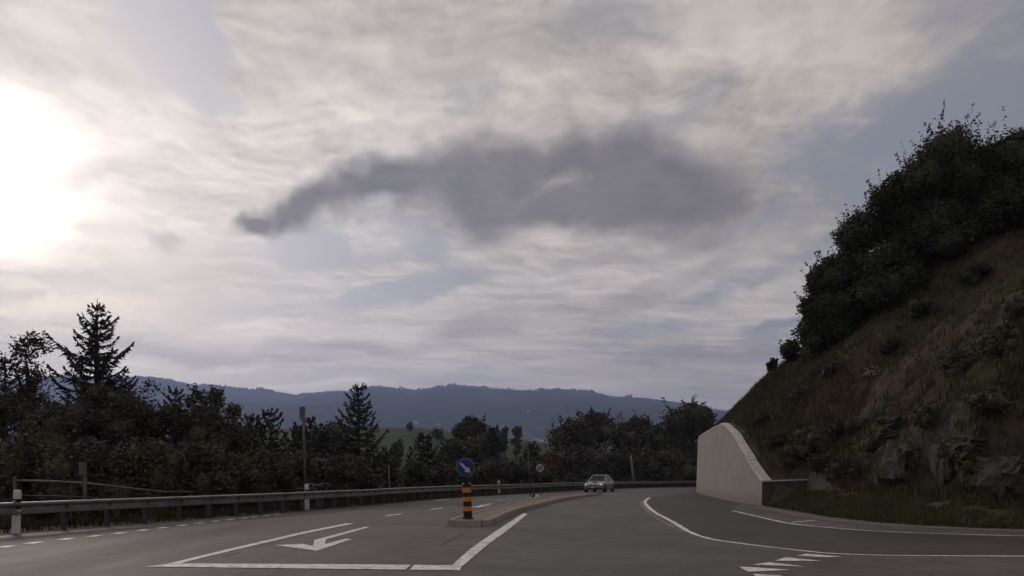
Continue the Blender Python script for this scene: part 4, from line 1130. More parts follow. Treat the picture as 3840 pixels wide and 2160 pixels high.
# low shrubs and brambles in the bank
def bank(label, u, v, size, seed, m=M_SLOPE, squash=1.0):
    d = None
    for dd in np.arange(20, 60, 0.2):
        if hz(PX(u, dd), dd) > ZV(v, dd): d = float(dd); break
    if d is None: return
    x = PX(u, d)
    broadleaf('shrub', label, 'bush', x, d, hz(x, d) - .12, size*0.75*squash, size*1.25, seed, m, leaf=.10, n_leaf=int(1500*size), trunk=.02, spikes=int(14*size), group='low shrubs on the bank')
for i, (u, v, sz, m, lab) in enumerate([
        (2975, 1760, 1.3, M_SLOPE, 'dark green shrub right behind the mossy return wall'), (2925, 1690, 1.1, M_SLOPE, 'dark shrub leaning over the sloping wall end, half way up'),
        (2860, 1600, 1.0, M_SLOPE, 'dark shrub behind the top of the sloping wall'), (3075, 1700, 1.3, M_LEAF, 'shrub in the bank straight above the return wall'),
        (3140, 1640, 1.0, M_RED, 'brownish bramble left of the small rounded boulder'), (3180, 1800, 1.1, M_RED, 'brownish bramble at the left foot of the tall crag'),
        (3290, 1690, 0.8, M_SLOPE, 'dark tuft of ivy on the left flank of the tall crag'), (3480, 1610, 0.9, M_SLOPE, 'dark ivy hanging over the top of the tall crag'),
        (3640, 1760, 0.9, M_SLOPE, 'dark ivy between the rock pillar and the rock face at right'), (3700, 1560, 1.1, M_LEAF, 'leafy bramble above the rocks near the right picture edge'),
        (3580, 1400, 1.2, M_LEAF, 'round shrub in the middle of the open slope'), (3760, 1330, 1.2, M_SLOPE, 'dark shrub left of the big rock high on the slope'),
        (3350, 1330, 1.1, M_RED, 'brownish shrub in the open slope right of the pale blossoms'), (3130, 1410, 1.0, M_RED, 'brownish shrub in the open slope left of the pale blossoms'),
        (3460, 1180, 1.2, M_SLOPE, 'dark low shrub at the edge of the trees, upper slope'), (3000, 1500, 1.0, M_LEAF, 'small shrub in the slope above the concrete wall'),
        (3065, 1800, 1.0, M_SLOPE, 'dark green shrub at the right end of the mossy return wall'),
        (3660, 1060, 1.3, M_SLOPE, 'dark low shrub under the right-hand trees')]):
    bank(lab, u, v, sz, 200 + i, m)

# ------------------------------------------------------------------ guardrail
M_STEEL = mat('galvanised_steel', (0.235, 0.24, 0.24), 0.45, 0.2, 3, metal=0.7, dirt=(0.10, 0.095, 0.085), dirt_amt=0.55, dirt_scale=1.5)
M_POSTM = mat('post_steel', (0.085, 0.083, 0.080), 0.6, 0.25, 4, metal=0.5, dirt=(0.07, 0.06, 0.05), dirt_amt=0.6)
def guardrail():
    G0 = RAIL[(RAIL[:, 1] > 6) & (RAIL[:, 1] < 118)]
    T = np.gradient(G0, axis=0); T /= np.linalg.norm(T, axis=1)[:, None]
    N = np.stack([T[:, 1], -T[:, 0]], 1)                      # to the road
    S = np.concatenate([[0], np.cumsum(np.linalg.norm(np.diff(G0, axis=0), axis=1))])
    i0 = int(np.argmin(abs(G0[:, 1] - 22)))
    o = Vector((float(G0[i0, 0]), float(G0[i0, 1]), 0))
    root = thing('guardrail', 'long galvanised steel guardrail curving along the left side of the road', 'guardrail', o)
    def at(s):
        return (np.array([np.interp(s, S, G0[:, 0]), np.interp(s, S, G0[:, 1])]), np.array([np.interp(s, S, N[:, 0]), np.interp(s, S, N[:, 1])]))
    prof = [(0.0, .45), (.035, .455), (.085, .475), (.085, .515), (.012, .56), (.004, .60), (.012, .64), (.085, .685), (.085, .725), (.035, .748), (0.0, .75)]
    s = 0.0; rng = random.Random(7)
    while s < S[-1] - 4.1:
        L = 4.0; vs_ = []; dz = rng.uniform(-.01, .01); dn = rng.uniform(-.004, .012)
        qs_ = np.linspace(s - 0.15, s + L, 9)
        for q in qs_:
            p, nn_ = at(max(0, q)); lap = 0.004 if q < s else 0.0
            for a, z in prof: vs_.append((p[0] + nn_[0]*(a + dn - lap) - o.x, p[1] + nn_[1]*(a + dn - lap) - o.y, z + dz))
            for a, z in reversed(prof): vs_.append((p[0] + nn_[0]*(a + dn - lap - .006) - o.x, p[1] + nn_[1]*(a + dn - lap - .006) - o.y, z + dz))
        k = 2*len(prof); fs_ = []
        for i in range(len(qs_) - 1):
            for j in range(k): fs_.append((i*k + j, i*k + (j+1) % k, (i+1)*k + (j+1) % k, (i+1)*k + j))
        MB().addm(vs_, fs_).build('rail_beam', M_STEEL, root)
        s += L
    s = 0.6; base = None
    while s < S[-1] - 1:
        p, nn_ = at(s); an = math.atan2(nn_[1], nn_[0])
        if base is None:
            base = (MB().box((-0.03, 0, 0.33), (0.012, 0.06, .78)).box((-0.09, 0.027, .33), (.12, .008, .78)).box((-0.09, -0.027, .33), (.12, .008, .78)).box((0.0, 0, .6), (.05, .08, .2))).build('post', M_POSTM, root)
            ob = base
        else:
            ob = base.copy(); COL.objects.link(ob)
        ob.location = (p[0] - o.x, p[1] - o.y, rng.uniform(-.02, .01)); ob.rotation_euler = (0, rng.uniform(-.02, .02), an)
        s += 1.333
guardrail()

M_POLE2 = mat('dull_steel', (0.14, 0.14, 0.138), 0.6, 0.2, 3, metal=0.4)
# thin handrail behind it, at left
def handrail():
    px = [(60, 1803, 21.6), (200, 1806, 22.4), (330, 1814, 23.6), (440, 1826, 25.0), (560, 1839, 27), (650, 1845, 29), (800, 1843, 32), (1000, 1834, 37)]
    pts = [Vector((PX(u, d), d, ZV(v, d))) for u, v, d in px]
    o = Vector((pts[2].x, pts[2].y, 0))
    root = thing('handrail', 'thin grey steel handrail dipping to the right behind the guardrail', 'railing', o)
    C = catmull([tuple(p) for p in pts], 0.5)
    MB().tube([Vector(c) - o for c in C], 0.036, 8).build('top_rail', M_POLE2, root, smooth=True)
    MB().tube([Vector((c[0], c[1], c[2] - .42)) - o for c in C[:22]], 0.018, 6).build('middle_rail', M_POSTM, root, smooth=True)
    for k, u in enumerate((70, 253, 413, 551, 640, 760, 880, 980)):
        i = int(np.argmin(abs(1920 + F*C[:, 0]/C[:, 1] - u))); c = C[i]
        zg = float(ground_z([c[0]], [c[1]])[0]) - 0.2
        MB().tube([(c[0]-o.x, c[1]-o.y, zg), (c[0]-o.x, c[1]-o.y, c[2] - .01)], 0.03, 8).build('post', M_POSTM, root)
handrail()

# ------------------------------------------------------------------ marker posts
M_WHITE = mat('white_plastic', (0.66, 0.63, 0.63), 0.55, 0.1, 5, dirt=(0.36, 0.33, 0.31), dirt_amt=0.5, dirt_scale=4)
M_BLACK = mat('black_plastic', (0.012, 0.012, 0.013), 0.5, 0.2, 5)
M_REFL = mat('reflector', (0.55, 0.55, 0.57), 0.25, 0.1, 40, metal=0.3)
def marker(u, v, label, lean=0.0):
    b = G(u, v)
    root = thing('marker_post', label, 'marker post', b, 0, 'white and black marker posts along the guardrail')
    root.rotation_euler = (0, lean, math.atan2(b.x, b.y)*-0.5)
    def shell(z0, z1, w0, w1, cap=False):
        def ringp(z, w, dd):
            a = w/2; b_ = dd/2
            return [(-a, b_, z), (-a*0.92, -b_*.5, z), (-a*.55, -b_, z), (a*.55, -b_, z), (a*.92, -b_*.5, z), (a, b_, z)]
        rs = [ringp(z0, w0, .10), ringp(z1, w1, .10)]
        if cap: rs += [ringp(z1 + .035, w1*.93, .09), ringp(z1 + .055, w1*.72, .06)]
        vs_ = [p for r_ in rs for p in r_]; fs_ = []
        for i in range(len(rs) - 1):
            for j in range(6): fs_.append((i*6 + j, i*6 + (j+1) % 6, (i+1)*6 + (j+1) % 6, (i+1)*6 + j))
        fs_ += [tuple(range(5, -1, -1)), tuple((len(rs)-1)*6 + j for j in range(6))]
        return MB().addm(vs_, fs_)
    shell(-0.1, .565, .185, .172).build('post_body', M_WHITE, root, bevel=0.006)
    bd = shell(.566, .815, .165, .162).build('black_band', M_BLACK, root, bevel=0.004)
    shell(.816, .975, .170, .166, True).build('post_cap', M_WHITE, root, bevel=0.008)
    for z in (.63, .755):
        o = MB().lathe([(0.026, -.004), (.026, .006), (.02, .009)], 14).build('reflector', M_REFL, bd)
        o.rotation_euler = (R(90), 0, 0); o.location = (-.042, -.052, z)
    return root
marker(58, 2001, 'large white and black marker post at the left picture edge', R(2))
marker(1152, 1913.5, 'white and black marker post in front of the guardrail below the tall steel pole', R(-1.5))
marker(1873, 1856.5, 'farthest white and black marker post, right of the striped bollard', R(-3))

# ------------------------------------------------------------------ striped bollard with the blue arrow sign
M_ORANGE = mat('orange_reflective', (0.62, 0.20, 0.035), 0.5, 0.12, 8, dirt=(0.35, 0.13, 0.03), dirt_amt=0.4)
M_BLUE = mat('sign_blue', (0.016, 0.040, 0.155), 0.45, 0.12, 6)
M_SIGNW = mat('sign_white', (0.45, 0.45, 0.50), 0.5, 0.08, 9)
M_RIM = mat('sign_rim', (0.30, 0.30, 0.32), 0.45, 0.1, 6, metal=0.6)
M_BACK = mat('sign_back', (0.22, 0.22, 0.23), 0.5, 0.15, 5, metal=0.6)
def bollard():
    b = G(1755, 1945, ZI)
    d = b.y; k = d/F
    root = thing('keep_right_bollard', 'orange and black striped bollard carrying a round blue arrow sign on the island', 'traffic sign', b)
    root.rotation_euler = (0, R(-2.5), 0)
    rad = 16.3*k
    def zz(c): return (1945 - (1650 + c/2.683))*k          # crop row -> metres above the island
    MB().lathe([(rad*1.32, -0.01), (rad*1.32, .02), (rad*1.05, .035)], 24).build('base_flange', M_BLACK, root)
    MB().lathe([(rad*.99, 0.0), (rad*.99, zz(448)), (rad*.85, zz(440))], 28).build('column', M_BLACK, root, smooth=False)
    for a, c in ((528, 478), (618, 572), (715, 668)):
        MB().lathe([(rad*1.0, zz(a)), (rad*1.015, zz(a) + .004), (rad*1.015, zz(c) - .004), (rad*1.0, zz(c))], 28).build('orange_band', M_ORANGE, root)
    for sx in (-1, 1):
        MB().box((sx*rad*.80, -rad*.15, zz(437)), (.052, .06, .022), Matrix.Rotation(R(12*sx), 3, 'Y')).build('clip', M_WHITE, root, bevel=.004)
    MB().tube([(0, 0, zz(445)), (0, 0, zz(180))], .038, 12).build('neck', M_BLACK, root)
    zc = zz(277); rs = 33.6*k
    disc = MB().lathe([(rs*.94, -.010), (rs*.95, .010), (rs*.93, .014)], 48).build('sign_disc', M_BLUE, root)
    disc.location = (-.004, -.07, zc); disc.rotation_euler = (R(90), 0, R(3))
    rim = MB().lathe([(rs*.95, -.016), (rs, -.014), (rs, .014), (rs*.955, .0165), (rs*.95, .010)], 48).build('rim', M_RIM, disc)
    # arrow pointing down to the right (disc plane: x right, y up)
    L = 73/1.0
    tip = Vector((.55, -.66)); tail = Vector((-.57, .56)); ax = (tip - tail).normalized(); pn = Vector((-ax.y, ax.x))
    neck_ = tip - ax*.62
    P = [tail + pn*.135, neck_ + pn*.155, neck_ + pn*.40, tip, neck_ - pn*.40, neck_ - pn*.155, tail - pn*.135]
    ar = MB().prism([(p.x*rs*.93, p.y*rs*.93) for p in P], .0145, .0175).build('arrow', M_SIGNW, disc)
    MB().box((0, -.045, zc), (.06, .05, .20)).build('bracket', M_BACK, root)
bollard()

# ------------------------------------------------------------------ broken stump on the island
def stump():
    b = G(2004, 1867, ZI)
    root = thing('sign_stump', 'low broken black and white sign base lying on the traffic island', 'stump', b, R(15))
    MB().prism([(-.42, -.06), (.30, -.10), (.36, .10), (-.40, .08)], 0.0, .035).build('foot_plate', M_WHITE, root)
    MB().tube([(-.10, 0, .02), (-.06, 0, .16), (.02, 0, .20)], [.075, .07, .05], 10).build('black_stub', M_BLACK, root)
    MB().lathe([(.085, .03), (.08, .17), (.055, .19)], 12, (.12, 0, 0)).build('white_stub', M_WHITE, root)
    MB().box((.27, 0, .095), (.11, .11, .13), Matrix.Rotation(R(18), 3, 'Y')).build('white_block', M_WHITE, root, bevel=.012)
    MB().box((.33, 0, .172), (.16, .09, .02), Matrix.Rotation(R(20), 3, 'Y')).build('black_flap', M_BLACK, root)
stump()

# ------------------------------------------------------------------ poles and signs beyond the rail
M_POLE = mat('grey_pole', (0.085, 0.083, 0.080), 0.6, 0.2, 4, metal=0.3, stretch=(3, 3, .4))
M_WOODP = mat('weathered_wood', (0.19, 0.175, 0.155), 0.9, 0.3, 4, bump=.4, stretch=(6, 6, .5))
M_PANEL = mat('panel_back', (0.13, 0.125, 0.125), 0.6, 0.15, 4, metal=0.3)
def pole(name, label, cat, u0, v_top, u_top, d, r0, r1, m, panel=None, base_v=None):
    x = PX(u0, d); zb = float(ground_z([x], [d])[0]) - .2
    zt = ZV(v_top, d); root = thing(name, label, cat, (x, d, zb))
    # the lean is measured where the pole passes the rail
    dx = PX(u_top, d) - x; zr = 0.3
    f = (zt - zb)/(zt - zr)
    MB().tube([(dx - dx*f, 0, 0), (dx, 0, zt - zb)], [r0, r1], 10).build('shaft', m, root, smooth=True)
    if panel:
        w, h, off = panel
        MB().box((dx + off, -.06, zt - zb - h/2 + .02), (w, .05, h)).build('panel', M_PANEL, root, bevel=.006)
        MB().box((dx, -.02, zt - zb - h*.5), (r0*2.6, .05, .05)).build('clamp', M_POLE, root)
    return root
pole('steel_pole', 'tall grey steel pole with a narrow panel seen edge-on at its top', 'pole', 1147, 1527, 1137, 31.0, .050, .045, M_POLE, (.22, .50, -.02))
pole('short_post', 'short grey post with a narrow panel, behind the guardrail at left', 'post', 320, 1736, 318, 21.0, .045, .045, M_POLE, (.20, .36, -.02))
pole('short_post', 'small dark post just behind the large marker post at the left edge', 'post', 58, 1785, 54, 21.5, .04, .04, M_POSTM)
pole('thin_pole', 'thin leaning grey pole just left of the round white speed sign', 'pole', 1989, 1678, 1980, 53, .045, .03, M_POLE)
pole('thin_post', 'thin pale post among the shrubs left of the squat spruce', 'post', 1460, 1746, 1459, 41, .03, .03, M_WOODP)
pole('wooden_post', 'leaning weathered wooden post behind the guardrail right of the car', 'post', 2378, 1709, 2365, 95, .17, .13, M_WOODP)
def text_digit_boxes(): pass
def speed_sign():
    d = 55.0; u = 2025; x = PX(u + 4, d); zb = float(ground_z([x], [d])[0]) - .1
    root = thing('speed_sign', 'round white end of speed limit sign reading 60 in black with a diagonal stroke', 'traffic sign', (x, d, zb))
    zc = ZV(1755, d) - zb; r = 14.6/F*d
    MB().tube([(.04, 0, 0), (-.06, 0, zc)], .03, 8).build('post', M_POLE, root)
    MB().tube([(-.55, 0, zc - r - .05), (.05, 0, zc - r - .09)], .018, 6).build('side_arm', M_POLE, root)
    disc = MB().lathe([(r*.97, -.01), (r, 0), (r*.98, .012)], 36).build('sign_disc', M_SIGNW, root)
    disc.location = (-.075, -.05, zc); disc.rotation_euler = (R(90), 0, 0)
    def stroke(pts, w, closed=False):
        mb = MB(); n_ = len(pts); P = [Vector(p) for p in pts]
        for i in range(n_ if closed else n_ - 1):
            a, b_ = P[i], P[(i+1) % n_]; t = (b_ - a).normalized(); q = Vector((-t.y, t.x))*w/2
            e = t*w*.3
            mb.prism([tuple(a - e + q), tuple(b_ + e + q), tuple(b_ + e - q), tuple(a - e - q)], .0135, .016 + .0004*(i % 3))
        return mb
    def ell(cx, cy_, rx, ry, a0=0, a1=360, n_=16): return [(cx + rx*math.cos(R(a0 + (a1-a0)*k/n_)), cy_ + ry*math.sin(R(a0 + (a1-a0)*k/n_))) for k in range(n_ + (0 if a1 - a0 == 360 else 1))]
    six = stroke(ell(-.40*r, -.20*r, .22*r, .26*r), .13*r, True)
    s2 = stroke([(-.62*r, -.15*r), (-.58*r, .15*r), (-.42*r, .38*r), (-.22*r, .46*r)], .13*r); six.addm(s2.v, s2.f)
    six.build('digit', M_BLACK, disc)
    stroke(ell(.32*r, 0, .23*r, .46*r), .14*r, True).build('digit', M_BLACK, disc)
    mb = MB()
    for o in (-.13, 0, .13):
        a = Vector((-.62 + o, -.66 - o*.4))*r; b_ = Vector((.62 + o, .66 - o*.4))*r; t = (b_ - a).normalized(); q = Vector((-t.y, t.x))*.028*r
        mb.prism([tuple(a + q), tuple(b_ + q), tuple(b_ - q), tuple(a - q)], .0135, .0185)
    mb.build('diagonal_stroke', M_BLACK, disc)
speed_sign()

# pale dead branches lying behind the rail
def branches():
    rng = random.Random(4); d = 33.0; x = PX(1190, d); zb = float(ground_z([x], [d])[0])
    root = thing('dead_branches', 'pale dead branches piled behind the guardrail right of the middle marker post', 'branches', (x, d, zb))
    M = mat('dead_wood', (0.19, 0.17, 0.15), 0.9, 0.3, 5)
    for k in range(9):
        a = Vector((rng.uniform(-.6, .5), rng.uniform(-.4, .4), rng.uniform(.6, 1.1))); t = Vector((rng.uniform(.3, .9)*rng.choice((-1, 1)), rng.uniform(-.3, .3), rng.uniform(-.25, .35)))
        MB().tube([a - Vector((0, 0, .0)), a + t*.5 + Vector((0, 0, .06)), a + t], [.022, .016, .005], 5).build('branch', M, root)
    for k in range(4):
        a = Vector((rng.uniform(-.4, .4), rng.uniform(-.2, .2), -.1)); MB().tube([a, a + Vector((rng.uniform(-.3, .3), 0, .6)), a + Vector((rng.uniform(-.4, .4), 0, 1.15))], [.03, .02, .008], 5).build('branch', M, root)
branches()

# pale flowering plant on the slope
def flowers():
    d = 33.0; x = PX(3262, d); z = hz(x, d)
    # walk along the view line until the slope is met at this height
    for dd in np.arange(26, 52, .25):
        if hz(PX(3262, dd), dd) > ZV(1435, dd): d = float(dd); break
    x = PX(3262, d); z = hz(x, d) - .05
    root = thing('flowering_plant', 'small clump of pale blossoms on the brown slope', 'plant', (x, d, z))
    rng = np.random.default_rng(6)
    P = rng.normal(0, .2, (34, 3)); P[:, 2] = abs(P[:, 2])*1.3 + .15
    A = np.c_[P[:, :2]*.3, np.zeros(34)]
    V, Fc = quads_from(A, P, np.full(34, .015), rng); mesh_np('stems', V, Fc, M_GRASS, root)
    V = []; Fc = []; o = 0
    for p in P:
        q = p + rng.normal(0, .03, (6, 3)); v, f = leaves(q, .065, rng); V.append(v); Fc.append(f + o); o += len(v)
    mesh_np('blossoms', np.concatenate(V), np.concatenate(Fc), mat('pale_blossom', (.42, .36, .37), .8, .15, 9), root)
flowers()

# ------------------------------------------------------------------ far farmhouses
M_HW = mat('house_wall', (0.55, 0.53, 0.50), .9, .1, 2); M_HR = mat('house_roof', (0.34, 0.33, 0.34), .8, .2, 2); M_HG = mat('house_glass', (0.03, 0.035, 0.04), .2, .1, 2)
def house(u, v, d, w, label, rz=0.0, z=None):
    x = PX(u, d)
    zz = ZV(v, d)
    root = thing('farmhouse', label, 'house', (x, d, zz), rz, 'tiny far houses')
    MB().box((0, 0, w*.12), (w, w*.6, w*.34)).build('wall', M_HW, root)
    a, b_, h0, h1 = w*.56, w*.38, w*.28, w*.55
    MB().addm([(-a, -b_, h0), (a, -b_, h0), (a, b_, h0), (-a, b_, h0), (-a, 0, h1), (a, 0, h1)], [(0, 1, 5, 4), (2, 3, 4, 5), (0, 4, 3), (1, 2, 5), (3, 2, 1, 0)]).build('roof', M_HR, root)
    for k in (-.25, .25):
        MB().box((w*k, -w*.302, w*.12), (w*.14, w*.01, w*.13)).build('window', M_HG, root)
def hill_at(u, v):                         # where a sight line meets the far hill
    for y in np.arange(1300, 3600, 10):
        am = float(sstep(1200, 1800, y)*(1 - sstep(3200, 3560, y)*0.93)); x = PX(u, y)
        zt = float(far_z(np.array([x]), np.array([y]))[0]) + am*(38*float(fbm_grid([x], [y], 1/900, 2.0, 4)[0]) + 9*float(fbm_grid([x], [y], 1/150, 7.0, 3)[0]))
        if zt > ZV(v, y): return y
    return None
for u, v, w, lab in [(1560, 1588, 10, 'tiny pale farmhouse low on the blue hill above the meadow'), (1981, 1546, 10, 'tiny pale farmhouse half way up the blue hill above the row of trees'),
                     (1645, 1596, 9, 'tiny grey farmhouse at the hill foot left of the round-topped tree'), (1313, 1622, 9, 'tiny white farmhouse behind the tall thin spruce')]:
    dd = hill_at(u, v) or 1700
    house(u, v, dd, w, lab, R(20))
for u, v, d, w, lab in [(2010, 1659, 420, 3.4, 'tiny pale barn at the meadow edge left of the olive trees'), (2041, 1667, 400, 4.6, 'tiny long pale barn touching the olive tree'), (1931, 1687, 230, 2.0, 'tiny light hut on the meadow under the small round trees')]:
    gzv = float(ground_z([PX(u, d)], [d])[0])
    house(u, v, d, w, lab, R(-12))

# ------------------------------------------------------------------ oncoming car
def car():
    M_BODY = mat('silver_paint', (0.27, 0.27, 0.28), 0.35, 0.06, 3, metal=0.35, coat=0.4, dirt=(0.22, 0.21, 0.20), dirt_amt=0.3)
    M_GLASS = mat('car_glass', (0.020, 0.021, 0.026), 0.22, 0.1, 3, spec=0.18)
    M_TRIM = mat('black_trim', (0.014, 0.014, 0.015), 0.5, 0.2, 5)
    M_TYRE = mat('tyre_rubber', (0.018, 0.018, 0.018), 0.85, 0.2, 9)
    M_RIMC = mat('alloy_rim', (0.30, 0.30, 0.31), 0.4, 0.1, 6, metal=0.6)
    M_LAMP = mat('lit_headlight', (0.85, 0.85, 0.85), 0.2, 0.05, 9, emit=(1.0, 0.98, 0.95), emit_s=0.55)
    M_PLATE = mat('number_plate', (0.55, 0.55, 0.55), 0.5, 0.05, 9)
    M_SEAT = mat('seat_cloth', (0.20, 0.19, 0.19), 0.9, 0.2, 9)
    d = 65.0; x = PX(2249, d)
    root = thing('silver_car', 'silver saloon car with a bonnet scoop coming towards the camera round the bend', 'car', (x, d, 0.0))
    root.rotation_euler = (0, 0, R(-21))          # drives along its own -y
    # lower body: stations along y (front negative); half sections
    st = [(-2.20, .52, .30, .50, .60), (-2.12, .70, .22, .52, .655), (-1.95, .80, .20, .56, .70), (-1.5, .855, .19, .62, .80), (-0.95, .865, .19, .66, .90), (-0.3, .865, .19, .68, .93),
          (0.5, .865, .19, .69, .94), (1.2, .86, .19, .70, .96), (1.75, .84, .22, .70, .98), (2.08, .78, .28, .68, .96), (2.20, .66, .36, .64, .88)]
    V = []; Fc = []; n_ = 0
    for y, w, zb, zm, zt in st:
        sec = [(0, zb), (w*.80, zb), (w*.95, zb + .05), (w, zb + .16), (w, zm), (w*.985, zm + .05), (w*.93, zt - .035), (w*.80, zt), (w*.4, zt + .022), (0, zt + .03)]
        full = sec + [(-a, b) for a, b in reversed(sec[1:-1])]
        n_ = len(full); V += [(a, y, b) for a, b in full]
    for i in range(len(st) - 1):
        for k in range(n_): Fc.append((i*n_ + k, i*n_ + (k+1) % n_, (i+1)*n_ + (k+1) % n_, (i+1)*n_ + k))
    Fc += [tuple(range(n_)), tuple((len(st)-1)*n_ + k for k in range(n_ - 1, -1, -1))]
    body = MB().addm(V, Fc).build('body', M_BODY, root, smooth=True)
    # cabin: corners of the glasshouse
    zb, zt = .90, 1.40
    base_f, base_r, top_f, top_r = -1.02, 1.72, -0.22, 0.92
    wb, wt = .775, .585
    def side(s):
        return dict(A=Vector((s*wb, base_f, zb)), B=Vector((s*wt, top_f, zt)), C=Vector((s*wt, top_r, zt)), D=Vector((s*wb*.97, base_r, zb + .05)))
    L_, R_ = side(-1), side(1)
    def glass(name, pts, off):
        P = [Vector(p) for p in pts]; nrm = (P[1] - P[0]).cross(P[2] - P[0]).normalized()
        c = sum(P, Vector())/len(P)
        if nrm.dot(c - Vector((0, .3, 1.1))) < 0: nrm = -nrm
        vs_ = [p + nrm*off for p in P] + [p + nrm*(off - .02) for p in P]; k = len(P)
        return MB().addm(vs_, [tuple(range(k)), tuple(range(2*k - 1, k - 1, -1))] + [(i, (i+1) % k, k + (i+1) % k, k + i) for i in range(k)]).build(name, M_GLASS, root)
    # solid cabin shell in body colour, windows set proud of it
    lo = .78
    cab = [(-wb, base_f, lo), (wb, base_f, lo), (wb*.97, base_r, lo), (-wb*.97, base_r, lo)]
    MB().addm([L_['A'], R_['A'], R_['D'], L_['D'], L_['B'], R_['B'], R_['C'], L_['C'], *cab],
              [(0, 1, 5, 4), (1, 2, 6, 5), (2, 3, 7, 6), (3, 0, 4, 7), (4, 5, 6, 7), (8, 9, 1, 0), (9, 10, 2, 1), (10, 11, 3, 2), (11, 8, 0, 3), (11, 10, 9, 8)]).build('cabin_pillars', M_BODY, root, bevel=.02)
    # roof skin
    MB().addm([(-wt, top_f - .03, zt + .005), (wt, top_f - .03, zt + .005), (wt, top_r, zt + .005), (-wt, top_r, zt + .005), (-wt*.8, top_f + .12, zt + .045), (wt*.8, top_f + .12, zt + .045), (wt*.8, top_r - .15, zt + .045), (-wt*.8, top_r - .15, zt + .045)],
              [(0, 1, 5, 4), (1, 2, 6, 5), (2, 3, 7, 6), (3, 0, 4, 7), (4, 5, 6, 7), (3, 2, 1, 0)]).build('roof', M_BODY, root, bevel=.01)
    def inset(p, q, f): return p.lerp(q, f)
    def quad(a, b, c, e, fu, fv):
        m = (a + b + c + e)/4
        return [m + (p - m)*1.0 for p in [a.lerp(b, fu).lerp(e.lerp(c, fu), fv), b.lerp(a, fu).lerp(c.lerp(e, fu), fv), c.lerp(e, fu).lerp(b.lerp(a, fu), fv), e.lerp(c, fu).lerp(a.lerp(b, fu), fv)]]
    glass('windscreen', quad(L_['A'], R_['A'], R_['B'], L_['B'], .065, .06), .006)
    glass('rear_window', quad(L_['D'], R_['D'], R_['C'], L_['C'], .08, .10), .006)
    for S_ in (L_, R_):
        A, B, C_, D = S_['A'], S_['B'], S_['C'], S_['D']
        mb_, mt_ = A.lerp(D, .50), B.lerp(C_, .50)
        glass('side_window', [A.lerp(D, .14) + Vector((0, 0, .02)), A.lerp(D, .47) + Vector((0, 0, .02)), B.lerp(C_, .46).lerp(mb_, .1), B.lerp(A, .1).lerp(C_, .06)], .006)
        glass('side_window', [A.lerp(D, .53) + Vector((0, 0, .02)), A.lerp(D, .80) + Vector((0, 0, .02)), C_.lerp(D, .18).lerp(B, .04), B.lerp(C_, .55).lerp(mb_, .1)], .006)
    # front face
    for s in (-1, 1):
        lamp = MB().lathe([(.125, -.03), (.13, .02), (.10, .05), (.05, .062)], 18).build('headlight', M_LAMP, root, smooth=False)
        lamp.rotation_euler = (R(80), 0, R(12)*s); lamp.location = (s*.60, -2.035, .60); lamp.scale = (1, .92, 1)
        MB().lathe([(.155, -.04), (.158, .022), (.13, .028)], 18).build('bezel', M_TRIM, lamp)
        MB().lathe([(.055, -.02), (.055, .02), (.03, .03)], 12).build('fog_lamp', M_TRIM, root).location = (s*.60, -2.14, .34)
        mir = MB().box((0, 0, 0), (.19, .10, .13)).build('mirror', M_BODY, root, bevel=.03); mir.location = (s*.93, -.78, .97)
        MB().box((s*.83, -.76, .94), (.10, .05, .03)).build('mirror_arm', M_TRIM, root)
    MB().box((-.18, -2.185, .575), (.30, .06, .075)).build('grille', M_TRIM, root, bevel=.01)
    MB().box((.18, -2.185, .575), (.30, .06, .075)).build('grille', M_TRIM, root, bevel=.01)
    MB().box((0, -2.175, .335), (.95, .10, .13)).build('air_intake', M_TRIM, root, bevel=.02)
    MB().box((0, -2.245, .40), (.30, .02, .085)).build('number_plate', M_PLATE, root)
    scp = MB().addm([(-.20, -1.62, .79), (.20, -1.62, .79), (.24, -1.05, .90), (-.24, -1.05, .90), (-.17, -1.60, .885), (.17, -1.60, .885), (.20, -1.05, .945), (-.20, -1.05, .945)],
                    [(0, 1, 5, 4), (1, 2, 6, 5), (2, 3, 7, 6), (3, 0, 4, 7), (4, 5, 6, 7), (3, 2, 1, 0)]).build('bonnet_scoop', M_BODY, root, bevel=.01)
    MB().box((0, -1.62, .838), (.29, .03, .065)).build('scoop_mouth', M_TRIM, scp)
    MB().box((0, 0.02, .25), (1.74, 2.3, .08)).build('sill', M_TRIM, root)
    for s in (-1, 1):
        for y in (-1.36, 1.28):
            wh = MB().lathe([(.20, -.10), (.30, -.095), (.318, -.06), (.318, .06), (.30, .095), (.20, .10)], 24).build('wheel', M_TYRE, root)
            wh.rotation_euler = (0, R(90), 0); wh.location = (s*.775, y, .318)
            rm = MB().lathe([(.205, .075*1), (.205, .085), (.16, .09), (.05, .103)], 16).build('rim', M_RIMC, wh)
            if s < 0: rm.rotation_euler = (0, R(180), 0)
            wa = MB().lathe([(.37, -.02), (.37, .02), (.33, .03)], 24).build('wheel_arch', M_TRIM, root)
            wa.rotation_euler = (0, R(90), 0); wa.location = (s*.845, y, .335)
        MB().box((s*.866, .05, .60), (.012, .025, .5)).build('door_gap', M_TRIM, root)
        MB().box((s*.875, .42, .80), (.02, .16, .03)).build('door_handle', M_TRIM, root)
    for s in (-1, 1):
        MB().box((s*.62, 2.185, .74), (.26, .04, .14)).build('tail_light', mat('tail_light', (.25, .02, .02), .3, .1, 5), root)
car()

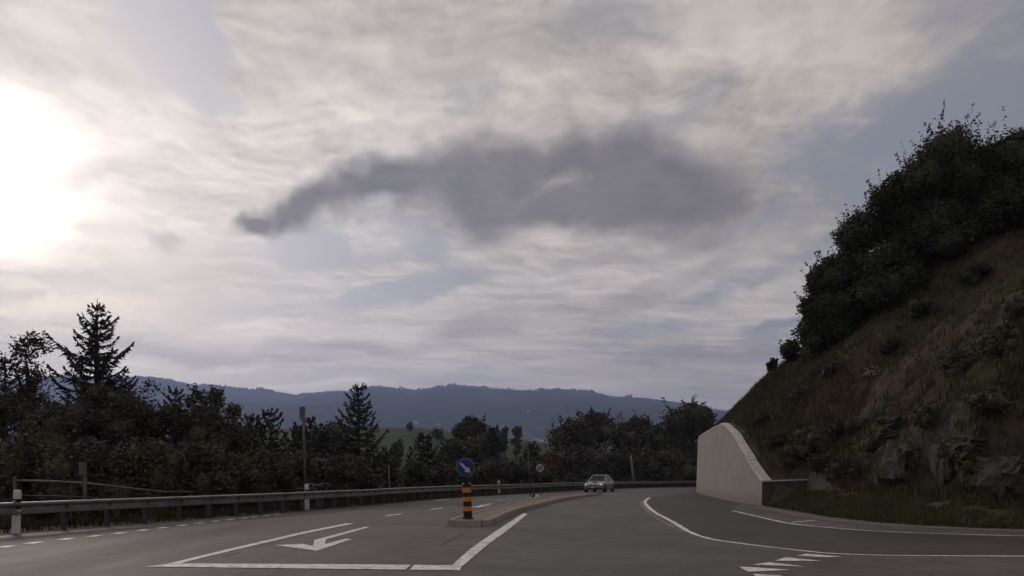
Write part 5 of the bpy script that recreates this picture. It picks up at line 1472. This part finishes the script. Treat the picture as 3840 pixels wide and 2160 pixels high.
# ------------------------------------------------------------------ haze in the valley
M_HAZE = bpy.data.materials.new('valley_haze'); M_HAZE.use_nodes = True
nt = M_HAZE.node_tree; nt.nodes.clear()
ho = nt.nodes.new('ShaderNodeOutputMaterial'); pv = nt.nodes.new('ShaderNodeVolumePrincipled')
pv.inputs['Color'].default_value = (0.50, 0.60, 1.0, 1); pv.inputs['Density'].default_value = 2.0e-4; pv.inputs['Anisotropy'].default_value = 0.4
nt.links.new(pv.outputs['Volume'], ho.inputs['Volume'])
hb = MB().box((0, 0, 232), (14200, 14200, 504)).build('haze', M_HAZE); tag(hb, kind='stuff')
hb.visible_shadow = True
